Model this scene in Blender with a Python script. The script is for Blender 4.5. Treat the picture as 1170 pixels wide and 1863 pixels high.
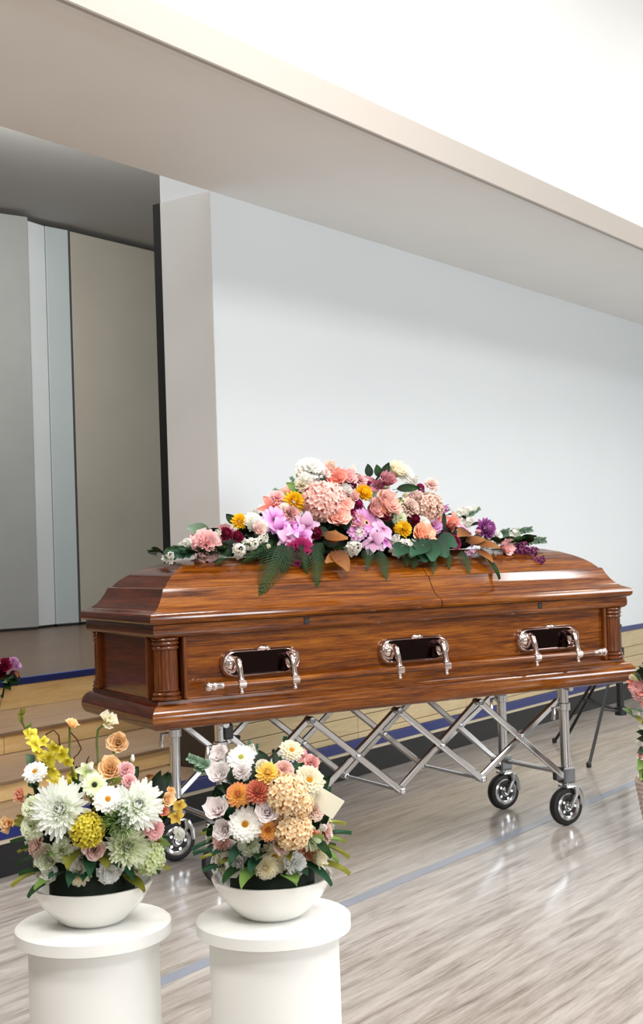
import bpy, math, random
from mathutils import Vector, Matrix, Quaternion, noise
random.seed(7)
for o in list(bpy.data.objects): bpy.data.objects.remove(o)
S = bpy.context.scene
COL = S.collection
PI = math.pi

# ------------------------------------------------------------------ camera
# world: x runs along the casket, y away from the viewer across it, z up, floor at 0
FPX, YAW, PITCH, ROLL = 2371.6, 0.5115, 0.0292, 0.0345
CAM = Vector((-1.611, -4.047, 1.148))
_f = Vector((math.sin(YAW)*math.cos(PITCH), math.cos(YAW)*math.cos(PITCH), math.sin(PITCH)))
_r = Vector((math.cos(YAW), -math.sin(YAW), 0)); _d = _f.cross(_r)
RIGHT = math.cos(ROLL)*_r + math.sin(ROLL)*_d
DOWN = -math.sin(ROLL)*_r + math.cos(ROLL)*_d
cam_data = bpy.data.cameras.new('camera'); cam = bpy.data.objects.new('camera', cam_data); COL.objects.link(cam)
cam_data.sensor_fit = 'HORIZONTAL'; cam_data.sensor_width = 36; cam_data.lens = FPX/1170*36
cam_data.clip_start = .05; cam_data.clip_end = 100
up = -DOWN; back = -_f
cam.matrix_world = Matrix(((RIGHT.x, up.x, back.x, CAM.x), (RIGHT.y, up.y, back.y, CAM.y), (RIGHT.z, up.z, back.z, CAM.z), (0, 0, 0, 1)))
S.camera = cam

def ray(u, v): return RIGHT*((u-585)/FPX) + DOWN*((v-931.5)/FPX) + _f
def at(u, v, depth): return CAM + ray(u, v)*depth
def at_y(u, v, y):
    d = ray(u, v); return CAM + d*((y-CAM.y)/d.y)

# room frame: U along the front wall, N into the stage
PSI = 0.4326
UX = Vector((math.cos(PSI), math.sin(PSI), 0)); NX = Vector((-math.sin(PSI), math.cos(PSI), 0))
def rm(u, n, z=0): return UX*u + NX*n + Vector((0, 0, z))
NF = 0.77          # front wall plane
UJ = 1.275         # left end of the front wall
ST = 0.526         # stage height

# ------------------------------------------------------------------ exposure, world, lights
vs = S.view_settings
S.display_settings.display_device = 'sRGB'
vs.view_transform = 'Standard'; vs.look = 'None'; vs.gamma = 1; vs.use_curve_mapping = False
vs.exposure = 0.58
W = bpy.data.worlds.new('world'); S.world = W; W.use_nodes = True
W.node_tree.nodes['Background'].inputs[0].default_value = (.80, .88, 1, 1)
W.node_tree.nodes['Background'].inputs[1].default_value = 0.6

UX = Vector((math.cos(.4326), math.sin(.4326), 0))
def area(name, loc, target, sx, sy, power, color):
    l = bpy.data.lights.new(name, 'AREA'); l.shape = 'RECTANGLE'; l.size = sx; l.size_y = sy
    l.energy = power; l.color = color
    o = bpy.data.objects.new(name, l); COL.objects.link(o)
    o.location = loc; d = (Vector(target)-Vector(loc)).normalized(); x = UX.copy(); y = (-d).cross(x)
    o.rotation_euler = Matrix(((x.x, y.x, -d.x), (x.y, y.y, -d.y), (x.z, y.z, -d.z))).to_euler() if abs(d.dot(x)) < .01 else d.to_track_quat('-Z', 'Y').to_euler()
    return o
BACK_N = -7.2
WINDOWS = [(-3.0, 1.0), (0.3, 1.0), (3.6, 1.0)]
for u, w in WINDOWS:     # daylight entering each window of the rear wall
    area('window_daylight', rm(u, BACK_N-.02, 1.9), rm(u, 0, 1.9), w, 1.2, 66, (.88, .95, 1))
LAMPS = [(-3.2, -4.6), (-3.2, -1.6), (0.2, -4.6), (0.2, -1.6), (3.6, -4.6), (5.4, -2.2)]
for u, n in LAMPS:
    area('ceiling_lamp_light', rm(u, n, 4.42), rm(u, n, 0), .7, 1.8, 60 if u < 5 else 34, (1, .98, .97))
STAGE_FILLS = [(-1.2, 1.9), (1.6, 1.9)]  # unseen lamps added to brighten the steps, jamb and panels
for u, n in STAGE_FILLS:
    area('stage_front_fill', rm(u, n, 4.2), rm(u, n, 0), 1.2, .5, 42, (1, .98, .95))
area('stage_fill_light', rm(3.4, 3.2, 4.2), rm(5.2, 6.0, 1.6), 2.2, .6, 120, (1, .98, .95))  # unseen lamp added to lift the panels at the back

# ------------------------------------------------------------------ materials
def lin(c):
    return tuple((x/255/12.92 if x/255 <= .04045 else ((x/255+.055)/1.055)**2.4) for x in c) + (1,)
MATS = {}
def mat(name, rgb, rough=.6, metal=0, coat=0, bump=0, bscale=40, var=0, vscale=3, spec=.5, subs=0):
    if name in MATS: return MATS[name]
    m = bpy.data.materials.new(name); m.use_nodes = True; MATS[name] = m
    nt = m.node_tree; b = nt.nodes['Principled BSDF']; c = lin(rgb)
    b.inputs['Base Color'].default_value = c; b.inputs['Roughness'].default_value = rough
    b.inputs['Metallic'].default_value = metal; b.inputs['Coat Weight'].default_value = coat; b.inputs['Coat Roughness'].default_value = .08
    b.inputs['Specular IOR Level'].default_value = spec
    tc = nt.nodes.new('ShaderNodeTexCoord')
    if var:
        n = nt.nodes.new('ShaderNodeTexNoise'); n.inputs['Scale'].default_value = vscale; n.inputs['Detail'].default_value = 5
        r = nt.nodes.new('ShaderNodeValToRGB')
        r.color_ramp.elements[0].position = .3; r.color_ramp.elements[1].position = .7
        r.color_ramp.elements[0].color = tuple(x*(1-var) for x in c[:3])+(1,); r.color_ramp.elements[1].color = tuple(min(1, x*(1+var)) for x in c[:3])+(1,)
        nt.links.new(tc.outputs['Object'], n.inputs['Vector']); nt.links.new(n.outputs['Fac'], r.inputs['Fac']); nt.links.new(r.outputs['Color'], b.inputs['Base Color'])
    if bump:
        n = nt.nodes.new('ShaderNodeTexNoise'); n.inputs['Scale'].default_value = bscale; n.inputs['Detail'].default_value = 4
        bp = nt.nodes.new('ShaderNodeBump'); bp.inputs['Strength'].default_value = bump; bp.inputs['Distance'].default_value = .005
        nt.links.new(tc.outputs['Object'], n.inputs['Vector']); nt.links.new(n.outputs['Fac'], bp.inputs['Height']); nt.links.new(bp.outputs['Normal'], b.inputs['Normal'])
    return m

def grain(name, stops, rough, coat, stretch, rotz=0, scale=1, bump=.05, spec=.5, fine=.5):
    """wood: streaks along x (before rotation); stops = [(pos, rgb)...]"""
    if name in MATS: return MATS[name]
    m = bpy.data.materials.new(name); m.use_nodes = True; MATS[name] = m
    nt = m.node_tree; L = nt.links.new; b = nt.nodes['Principled BSDF']
    b.inputs['Roughness'].default_value = rough; b.inputs['Coat Weight'].default_value = coat; b.inputs['Coat Roughness'].default_value = .1
    b.inputs['Specular IOR Level'].default_value = spec
    tc = nt.nodes.new('ShaderNodeTexCoord')
    rot = nt.nodes.new('ShaderNodeMapping'); rot.inputs['Rotation'].default_value = (0, 0, rotz)
    L(tc.outputs['Object'], rot.inputs['Vector'])
    mp = nt.nodes.new('ShaderNodeMapping'); mp.inputs['Scale'].default_value = stretch
    L(rot.outputs['Vector'], mp.inputs['Vector'])
    n1 = nt.nodes.new('ShaderNodeTexNoise'); n1.inputs['Scale'].default_value = 3*scale; n1.inputs['Detail'].default_value = 6; n1.inputs['Roughness'].default_value = .6; n1.inputs['Distortion'].default_value = .8
    n2 = nt.nodes.new('ShaderNodeTexNoise'); n2.inputs['Scale'].default_value = 14*scale; n2.inputs['Detail'].default_value = 4; n2.inputs['Roughness'].default_value = .7
    L(mp.outputs['Vector'], n1.inputs['Vector']); L(mp.outputs['Vector'], n2.inputs['Vector'])
    mx = nt.nodes.new('ShaderNodeMix'); mx.data_type = 'FLOAT'; mx.inputs[0].default_value = fine
    L(n1.outputs['Fac'], mx.inputs[2]); L(n2.outputs['Fac'], mx.inputs[3])
    r = nt.nodes.new('ShaderNodeValToRGB'); e = r.color_ramp.elements
    e[0].position, e[0].color = stops[0][0], lin(stops[0][1]); e[1].position, e[1].color = stops[-1][0], lin(stops[-1][1])
    for p, c in stops[1:-1]:
        k = e.new(p); k.color = lin(c)
    L(mx.outputs[0], r.inputs['Fac']); L(r.outputs['Color'], b.inputs['Base Color'])
    bp = nt.nodes.new('ShaderNodeBump'); bp.inputs['Strength'].default_value = bump; bp.inputs['Distance'].default_value = .002
    L(mx.outputs[0], bp.inputs['Height']); L(bp.outputs['Normal'], b.inputs['Normal'])
    return m

def petal_mat(name, stops, rough=.55, subs=.24):
    """stops over the 't' attribute: 0 at a petal's root, 1 at its tip"""
    if name in MATS: return MATS[name]
    m = bpy.data.materials.new(name); m.use_nodes = True; MATS[name] = m
    nt = m.node_tree; L = nt.links.new; b = nt.nodes['Principled BSDF']
    b.inputs['Roughness'].default_value = rough; b.inputs['Specular IOR Level'].default_value = .25
    a = nt.nodes.new('ShaderNodeAttribute'); a.attribute_name = 't'
    oi = nt.nodes.new('ShaderNodeObjectInfo')
    r = nt.nodes.new('ShaderNodeValToRGB'); e = r.color_ramp.elements
    e[0].position, e[0].color = stops[0][0], lin(stops[0][1]); e[1].position, e[1].color = stops[-1][0], lin(stops[-1][1])
    for p, c in stops[1:-1]:
        k = e.new(p); k.color = lin(c)
    L(a.outputs['Fac'], r.inputs['Fac'])
    hs = nt.nodes.new('ShaderNodeHueSaturation')
    mr = nt.nodes.new('ShaderNodeMapRange'); mr.inputs['To Min'].default_value = .9; mr.inputs['To Max'].default_value = 1.08
    L(oi.outputs['Random'], mr.inputs['Value']); L(mr.outputs['Result'], hs.inputs['Value']); L(r.outputs['Color'], hs.inputs['Color'])
    L(hs.outputs['Color'], b.inputs['Base Color'])
    tr = nt.nodes.new('ShaderNodeBsdfTranslucent'); L(hs.outputs['Color'], tr.inputs['Color'])
    mix = nt.nodes.new('ShaderNodeMixShader'); mix.inputs[0].default_value = subs
    out = nt.nodes['Material Output']
    L(b.outputs[0], mix.inputs[1]); L(tr.outputs[0], mix.inputs[2]); L(mix.outputs[0], out.inputs['Surface'])
    return m

# ------------------------------------------------------------------ mesh helpers
class MB:
    def __init__(s): s.v = []; s.f = []; s.t = []; s.mi = []
    def add(s, vs, fs, ts=None, mi=0):
        n = len(s.v); s.v += [tuple(p) for p in vs]; s.f += [tuple(n+i for i in f) for f in fs]
        s.t += list(ts) if ts else [0.5]*len(vs); s.mi += [mi]*len(fs)
    def box(s, lo, hi, M=None, bev=0, mi=0):
        x0, y0, z0 = lo; x1, y1, z1 = hi
        if bev:
            b = bev
            for (zz, i) in ((0, 0),): pass
            rings = []
            for z, k in ((z0, b), (z0+b, 0), (z1-b, 0), (z1, b)):
                c = b
                rings.append([(x0+k+ (c if k == 0 else 0), y0+k, z), (x1-k-(c if k == 0 else 0), y0+k, z), (x1-k, y0+k+(c if k == 0 else 0), z), (x1-k, y1-k-(c if k == 0 else 0), z),
                              (x1-k-(c if k == 0 else 0), y1-k, z), (x0+k+(c if k == 0 else 0), y1-k, z), (x0+k, y1-k-(c if k == 0 else 0), z), (x0+k, y0+k+(c if k == 0 else 0), z)])
            vs = [p for r in rings for p in r]; fs = []
            for j in range(3):
                for i in range(8): fs.append((j*8+i, j*8+(i+1) % 8, (j+1)*8+(i+1) % 8, (j+1)*8+i))
            fs.append(tuple(range(7, -1, -1))); fs.append(tuple(range(24, 32)))
        else:
            vs = [(x0, y0, z0), (x1, y0, z0), (x1, y1, z0), (x0, y1, z0), (x0, y0, z1), (x1, y0, z1), (x1, y1, z1), (x0, y1, z1)]
            fs = [(3, 2, 1, 0), (4, 5, 6, 7), (0, 1, 5, 4), (1, 2, 6, 5), (2, 3, 7, 6), (3, 0, 4, 7)]
        if M is not None: vs = [M @ Vector(p) for p in vs]
        s.add(vs, fs, mi=mi)
    def room(s, u0, u1, n0, n1, z0, z1, bev=0, mi=0):
        s.box((u0, n0, z0), (u1, n1, z1), RM, bev, mi)
    def tube(s, pts, r, n=10, cap=True, mi=0, ts=None):
        pts = [Vector(p) for p in pts]; rr = r if isinstance(r, (list, tuple)) else [r]*len(pts)
        prev = None; vs = []; tt = []
        for i, p in enumerate(pts):
            d = (pts[min(i+1, len(pts)-1)]-pts[max(i-1, 0)]).normalized()
            if prev is None:
                a = Vector((0, 0, 1)) if abs(d.z) < .9 else Vector((1, 0, 0)); x = d.cross(a).normalized()
            else: x = (prev-d*prev.dot(d)).normalized()
            prev = x; y = d.cross(x)
            for k in range(n):
                w = 2*PI*k/n; vs.append(p+(x*math.cos(w)+y*math.sin(w))*rr[i]); tt.append(i/(len(pts)-1))
        fs = []
        for i in range(len(pts)-1):
            for k in range(n): fs.append((i*n+k, i*n+(k+1) % n, (i+1)*n+(k+1) % n, (i+1)*n+k))
        if cap: fs.append(tuple(range(n-1, -1, -1))); fs.append(tuple(range((len(pts)-1)*n, len(pts)*n)))
        s.add(vs, fs, tt, mi)
    def lathe(s, prof, M=None, n=24, mi=0, flute=None):
        """prof: [(r, z)...] round the z axis"""
        vs = []; fs = []
        for (r, z) in prof:
            for k in range(n):
                w = 2*PI*k/n; q = r*(flute(k, z) if flute else 1)
                vs.append(Vector((q*math.cos(w), q*math.sin(w), z)))
        m = len(prof)
        for i in range(m-1):
            for k in range(n): fs.append((i*n+k, i*n+(k+1) % n, (i+1)*n+(k+1) % n, (i+1)*n+k))
        fs.append(tuple(range(n-1, -1, -1))); fs.append(tuple(range((m-1)*n, m*n)))
        if M is not None: vs = [M @ p for p in vs]
        s.add(vs, fs, mi=mi)
    def prism(s, poly, z0, z1, M=None, mi=0):
        n = len(poly); vs = [Vector((x, y, z0)) for x, y in poly]+[Vector((x, y, z1)) for x, y in poly]
        fs = [tuple(range(n-1, -1, -1)), tuple(range(n, 2*n))]+[(i, (i+1) % n, n+(i+1) % n, n+i) for i in range(n)]
        if M is not None: vs = [M @ p for p in vs]
        s.add(vs, fs, mi=mi)
    def mesh(s, name, mats, smooth=None):
        me = bpy.data.meshes.new(name); me.from_pydata(s.v, [], s.f)
        for m in (mats if isinstance(mats, (list, tuple)) else [mats]): me.materials.append(m)
        a = me.attributes.new('t', 'FLOAT', 'POINT'); a.data.foreach_set('value', s.t)
        me.polygons.foreach_set('material_index', s.mi)
        if smooth is not None:
            me.polygons.foreach_set('use_smooth', [True]*len(me.polygons)); me.update()
            if smooth < 180: me.set_sharp_from_angle(angle=math.radians(smooth))
        me.validate(); me.update(); return me
    def build(s, name, mats, parent=None, smooth=None):
        return link(name, s.mesh(name, mats, smooth), parent)
RM = Matrix(((UX.x, NX.x, 0, 0), (UX.y, NX.y, 0, 0), (0, 0, 1, 0), (0, 0, 0, 1)))

def link(name, me, parent=None):
    o = bpy.data.objects.new(name, me); COL.objects.link(o)
    if parent: adopt(o, parent)
    return o
def adopt(o, parent):
    o.parent = parent; o.matrix_parent_inverse = WORLD.get(parent.name, parent.matrix_world).inverted()
WORLD = {}
def tag(o, label=None, cat=None, group=None, kind=None):
    if label: o['label'] = label
    if cat: o['category'] = cat
    if group: o['group'] = group
    if kind: o['kind'] = kind
    return o
def thing(name, loc, label, cat, group=None):
    o = bpy.data.objects.new(name, None); COL.objects.link(o); o.location = loc; o.empty_display_size = .1
    WORLD[o.name] = Matrix.Translation(Vector(loc))
    return tag(o, label, cat, group)
def struct(name, mb, m, label=None, smooth=None):
    o = mb.build(name, m, None, smooth); o['kind'] = 'structure'
    if label: o['label'] = label
    WORLD[o.name] = Matrix.Identity(4); return o

# ------------------------------------------------------------------ the room
WHITE = mat('white_wall_paint', (226, 231, 234), .45, bump=.03, bscale=60, var=.015, vscale=.8)
GREIGE = mat('greige_soffit_paint', (246, 245, 242), .6, var=.01)
JAMB = mat('jamb_shaded_paint', (214, 214, 212), .6, var=.03)  # wall white made greyer: the end face's weaker light put into the colour
CEIL = mat('ceiling_white', (240, 240, 238), .7)
BLACKB = mat('black_rubber_base', (22, 22, 24), .45)
BLUE = mat('navy_blue_edge', (24, 38, 104), .35, coat=.3)
CREAM = mat('cream_edge_strip', (196, 184, 160), .5)
FLOORM = grain('pale_gym_floor', [(.32, (98, 89, 82)), (.44, (140, 132, 124)), (.56, (166, 159, 152)), (.7, (184, 178, 171))], .28, .3, (.55, 7, 1), -PSI, 1.2, .02, .5, .35)
STEPW = grain('light_step_wood', [(.3, (222, 180, 118)), (.5, (238, 202, 142)), (.7, (248, 218, 164))], .4, .15, (.6, 6, 6), -PSI, 1, .02)
TREADW = grain('grey_brown_tread_wood', [(.3, (112, 88, 66)), (.5, (145, 120, 94)), (.7, (165, 140, 112))], .4, .15, (.5, 9, 4), -PSI, 1, .02)
STAGEW = grain('dark_stage_wood', [(.3, (58, 42, 30)), (.5, (88, 66, 48)), (.7, (110, 86, 64))], .4, .1, (.5, 10, 1), -PSI, 1, .02)
WAINW = grain('olive_panel_wood', [(.3, (176, 156, 116)), (.5, (196, 176, 136)), (.7, (208, 190, 152))], .45, .1, (.6, 6, 6), -PSI, 1, .02)

U0, U1 = -6.0, 8.0
f = MB(); f.room(U0, U1, BACK_N, NF+.1, -.1, 0); floor = struct('floor', f, FLOORM, 'pale polished gym floor with a blue-grey court line')
t = MB(); t.room(U0, U1, -.555, -.505, .0002, .0012)
ln = t.build('court_line', mat('court_line_paint', (128, 134, 146), .3, coat=.3), floor); tag(ln, 'blue-grey painted court line')
# front wall beside the stage opening
b = MB(); b.room(UJ, U1, NF, NF+.30, ST, 4.6); wf = struct('wall_front', b, [WHITE], 'tall white wall to the right of the stage opening')
b = MB(); b.room(UJ-.003, UJ-.0005, NF+.001, NF+.30, ST+.001, 2.774); j = b.build('jamb_face', JAMB, wf); tag(j, 'shaded end face of the white wall')
b = MB(); b.room(UJ+.02, U1, NF+.03, NF+.30, 0, ST-.001); wl = struct('wall_lower', b, mat('panel_backing', (60, 50, 40), .7), 'wood-panelled lower band of the front wall')
us = [UJ, 2.30, 3.4, 4.5, 5.6, 6.8, U1]
for a, c in zip(us, us[1:]):
    for z0, z1 in ((.187, .216), (.219, .300), (.303, .372), (.375, .489)):
        p = MB(); p.room(a+.002, c-.002, NF+.002, NF+.029, z0, z1, .002); p.build('panel_board', WAINW, wl)
b = MB(); b.room(UJ, U1, NF-.006, NF+.03, .490, .526, .002); struct('trim_1', b, BLUE, 'blue strip along the foot of the white wall')
# black base, cream strip, blue nosing along the whole front
b = MB(); b.room(U0, U1, NF, NF+.02, 0, .120); struct('baseboard_front', b, BLACKB, 'black rubber base along the stage front')
b = MB(); b.room(U0, U1, NF-.006, NF+.02, .121, .136); struct('trim_2', b, CREAM, 'pale strip above the black base')
b = MB(); b.room(U0, U1, NF-.010, NF+.02, .1365, .186, .003); struct('trim_3', b, BLUE, 'navy blue nosing along the lowest step')
# black strip on the jamb
b = MB(); b.room(UJ-.004, UJ+.30, NF+.301, NF+.345, ST, 2.774); struct('trim_4', b, mat('black_strip', (8, 8, 9), .6), 'black strip at the end of the wall')
# steps up to the stage
tr = MB()
tr.room(U0, UJ-.001, NF+.021, 1.16, .01, .186); tr.room(U0, 4.0, 1.16, 1.71, .01, .27); tr.room(U0, 4.0, 1.71, 2.39, .01, .37)
steps = struct('stage_steps', tr, TREADW, 'broad wooden steps leading up to the stage')
for n, z0, z1 in ((1.15, .187, .253), (1.70, .271, .353), (2.385, .371, .489)):
    u = 4.0; k = 0
    while u > U0:
        w = 1.97 if (k == 0 and n > 2) else 1.6
        p = MB(); a = max(U0, u-w); p.room(a+.002, u-.002, n-.004, n+.012, z0, z1); p.build('riser_board', STEPW, steps); u = a; k += 1
for n, z in ((1.15, .27), (1.70, .37)):
    p = MB(); p.room(U0, 4.0, n-.022, n+.03, z-.016, z+.001, .003); tag(p.build('step_nosing', TREADW, steps))
b = MB(); b.room(U0, 9, 2.40, 7.2, ST-.05, ST); b.room(4.0, 9, NF+.31, 2.4, 0, ST); struct('floor_stage', b, STAGEW, 'dark brown wooden stage floor')
b = MB(); b.room(U0, 3.999, 2.375, 2.42, .490, ST+.001, .003); struct('trim_5', b, BLUE, 'navy blue nosing along the stage edge')
# soffit over the stage front, bulkhead above it, ceiling, remaining walls
b = MB(); b.room(U0, U1, -.21, NF-.001, 2.775, 2.85); struct('soffit', b, GREIGE, 'greige underside of the bulkhead over the stage front')
b = MB(); b.room(U0, U1, -.26, -.212, 2.76, 4.6); struct('wall_bulkhead', b, CEIL, 'white face of the bulkhead over the stage front')
b = MB(); b.room(U0, U1, -.285, -.2605, 2.745, 2.87, .004); struct('trim_6', b, mat('taupe_trim', (176, 168, 160), .6), 'taupe trim along the foot of the bulkhead')
b = MB(); b.room(U0, U1, BACK_N, -.20, 4.5, 4.6); struct('ceiling', b, CEIL)
b = MB(); b.room(U0, 9, NF+.001, 7.3, 4.3, 4.4); struct('ceiling_stage', b, mat('stage_ceiling_paint', (190, 190, 188), .8))
b = MB(); b.room(U0-.1, U0, BACK_N, 7.2, 0, 4.6); struct('wall_left', b, mat('left_wall_paint', (150, 146, 140), .7))
b = MB(); b.room(U1, U1+.1, BACK_N, NF+.3, 0, 4.6); struct('wall_right', b, WHITE)
b = MB(); b.room(9, 9.1, NF+.3, 7.2, 0, 4.4); struct('wall_stage_right', b, mat('stage_wall_paint', (130, 130, 128), .8))
b = MB(); b.room(U0, 9, 7.2, 7.3, 0, 4.4); struct('wall_stage_back', b, MATS['stage_wall_paint'])
b = MB()
edges = [U0]+[e for u, w in WINDOWS for e in (u-w/2, u+w/2)]+[U1]
for i in range(0, len(edges), 2): b.room(edges[i], edges[i+1], BACK_N-.1, BACK_N, 0, 4.6)
for u, w in WINDOWS: b.room(u-w/2, u+w/2, BACK_N-.1, BACK_N, 0, 1.3); b.room(u-w/2, u+w/2, BACK_N-.1, BACK_N, 2.5, 4.6)
struct('wall_back', b, mat('back_wall_paint', (160, 155, 147), .7))
FRAME = mat('window_frame_paint', (230, 230, 228), .5)
for i, (u, w) in enumerate(WINDOWS):
    b = MB()
    for a in (u-w/2, u-.02, u+w/2-.04): b.room(a, a+.04, BACK_N+.001, BACK_N+.05, 1.3, 2.5)
    for z in (1.3, 1.88, 2.46): b.room(u-w/2, u+w/2, BACK_N+.002, BACK_N+.045, z, z+.04)
    struct('window_%d' % (i+1), b, FRAME)
LAMPM = bpy.data.materials.new('lamp_diffuser'); LAMPM.use_nodes = True
_b = LAMPM.node_tree.nodes['Principled BSDF']; _b.inputs['Emission Color'].default_value = (1, .96, .9, 1); _b.inputs['Emission Strength'].default_value = 3
for i, (u, n) in enumerate(LAMPS):
    t = thing('ceiling_light', rm(u, n, 4.5), 'white rectangular ceiling light panel above the hall floor, out of the photo', 'ceiling light', 'ceiling lights of the hall')
    b = MB(); b.room(u-.40, u+.40, n-.95, n-.91, 4.43, 4.5); b.room(u-.40, u+.40, n+.91, n+.95, 4.43, 4.5); b.room(u-.40, u-.36, n-.91, n+.91, 4.43, 4.5); b.room(u+.36, u+.40, n-.91, n+.91, 4.43, 4.5); b.build('frame', FRAME, t)
    b = MB(); b.room(u-.36, u+.36, n-.91, n+.91, 4.46, 4.499); b.build('diffuser', LAMPM, t)
for i, (u, n) in enumerate(STAGE_FILLS):  # housings drawn for the added fill lamps
    t = thing('stage_fill_panel', rm(u, n, 4.3), 'unseen white light panel added under the stage ceiling to brighten the steps', 'stage light', 'fill lights added over the stage steps')
    b = MB(); b.room(u-.64, u+.64, n-.29, n+.29, 4.27, 4.299); b.build('frame', FRAME, t)
    b = MB(); b.room(u-.6, u+.6, n-.25, n+.25, 4.262, 4.2695); b.build('diffuser', LAMPM, t)

# tall panels standing at the back of the stage
NP = 6.05
def partition(u0, u1, tilt, m, label, cap):
    c = (u0+u1)/2; w = (u1-u0)/2
    t = thing('partition_panel', rm(c, NP, ST), label, 'partition panel')
    M = RM @ Matrix.Translation((c, NP, 0)) @ Matrix.Rotation(tilt, 4, 'Z')
    b = MB(); b.box((-w/math.cos(tilt), -.0, ST+.02), (w/math.cos(tilt), .06, 4.25), M, .006); b.build('board', m, t)
    b = MB(); b.box((-w/math.cos(tilt)+.01, .005, ST), (w/math.cos(tilt)-.01, .055, ST+.019), M); b.build('bottom_seal', BLACKB, t)
    if cap:
        b = MB(); b.box((w/math.cos(tilt)-.022, -.008, ST+.02), (w/math.cos(tilt)-.002, -.001, 4.25), M); tag(b.build('edge_strip', mat('dark_edge_strip', (62, 58, 60), .5), t), 'dark edge strip')
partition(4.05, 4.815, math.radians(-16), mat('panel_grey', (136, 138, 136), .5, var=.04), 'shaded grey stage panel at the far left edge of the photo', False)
partition(4.835, 5.135, math.radians(9), mat('panel_lit_fold', (196, 202, 203), .38, var=.03, vscale=1.5), 'narrow pale grey stage panel, lightest of those at left', False)  # fold facing the light, its brightness put into the colour too
partition(5.14, 5.41, math.radians(-7), mat('panel_dim_fold', (164, 174, 175), .4, var=.03, vscale=1.5), 'narrow blue-grey stage panel with a dark right edge', True)  # other fold of the same panel, its weaker light put into the colour
partition(5.43, 7.2, 0, mat('panel_taupe', (160, 156, 144), .45, var=.06, vscale=1.2), 'wide taupe stage panel beside the black strip', False)

# ------------------------------------------------------------------ casket
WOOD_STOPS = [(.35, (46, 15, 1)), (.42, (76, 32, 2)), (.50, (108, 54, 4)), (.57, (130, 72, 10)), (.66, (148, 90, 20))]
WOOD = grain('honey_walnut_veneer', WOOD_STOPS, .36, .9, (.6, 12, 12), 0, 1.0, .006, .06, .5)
WOODE = grain('honey_walnut_veneer_end_shaded', [(p, (int(c[0]*.68), int(c[1]*.48), int(c[2]*.7))) for p, c in WOOD_STOPS], .36, .8, (.6, 12, 12), PI/2, 1.0, .006, .06, .5)  # same veneer turned crosswise and darkened: end-face shade put into the colour
WOODC = grain('carved_walnut', [(.3, (40, 15, 5)), (.5, (92, 44, 14)), (.7, (128, 70, 20))], .32, .6, (9, 9, .8), 0, 1.0, .015, .2)
SILVER = mat('rose_silver_metal', (214, 196, 190), .12, metal=1)
DARKM = mat('dark_mirror_metal', (44, 32, 32), .1, metal=1)
CL, CW = 2.10, .70
casket = thing('casket', (CL/2, CW/2, .5675), 'glossy honey-brown wooden casket with silver handles, resting on the chrome folding trolley', 'casket')
def loft(mb, prof, x0=0, x1=CL, lo=True, hi=True, capb=True, capt=True):
    """rectangular rings (inset d, height z); lo / hi: whether that end is mitred or cut straight"""
    vs = []; fs = []; mi = []
    for d, z in prof:
        a = x0+d if lo else x0; c = x1-d if hi else x1
        vs += [(a, d, z), (c, d, z), (c, CW-d, z), (a, CW-d, z)]
    n = len(prof)
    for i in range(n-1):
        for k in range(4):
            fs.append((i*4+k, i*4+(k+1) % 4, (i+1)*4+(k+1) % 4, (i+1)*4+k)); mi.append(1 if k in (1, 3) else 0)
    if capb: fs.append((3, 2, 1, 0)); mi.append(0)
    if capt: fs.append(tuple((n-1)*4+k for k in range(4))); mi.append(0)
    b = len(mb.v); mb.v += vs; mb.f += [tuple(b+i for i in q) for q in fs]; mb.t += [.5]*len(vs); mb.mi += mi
LIDP = [(.012, .9165), (.002, .919), (-.004, .926), (-.005, .936), (-.003, .946), (.004, .952), (.013, .955), (.028, .962), (.044, .975), (.058, .993), (.069, 1.012), (.076, 1.028), (.0785, 1.034), (.084, 1.037), (.091, 1.038),
        (.094, 1.042), (.108, 1.057), (.130, 1.074), (.160, 1.091), (.200, 1.108), (.250, 1.122), (.300, 1.130), (.349, 1.132)]
SEAM = 1.162
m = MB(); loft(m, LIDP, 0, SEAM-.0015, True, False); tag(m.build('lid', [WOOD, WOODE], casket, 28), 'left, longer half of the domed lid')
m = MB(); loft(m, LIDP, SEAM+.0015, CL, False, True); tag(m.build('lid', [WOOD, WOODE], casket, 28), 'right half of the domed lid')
m = MB(); loft(m, [(.05, .90), (.013, .90), (.013, .9155), (.05, .916)]); loft(m, [(.03, .870), (.020, .874), (.014, .880), (.012, .886), (.012, .905), (.05, .9155)])
m.build('frieze', [WOOD, WOODE], casket, 30)
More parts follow.
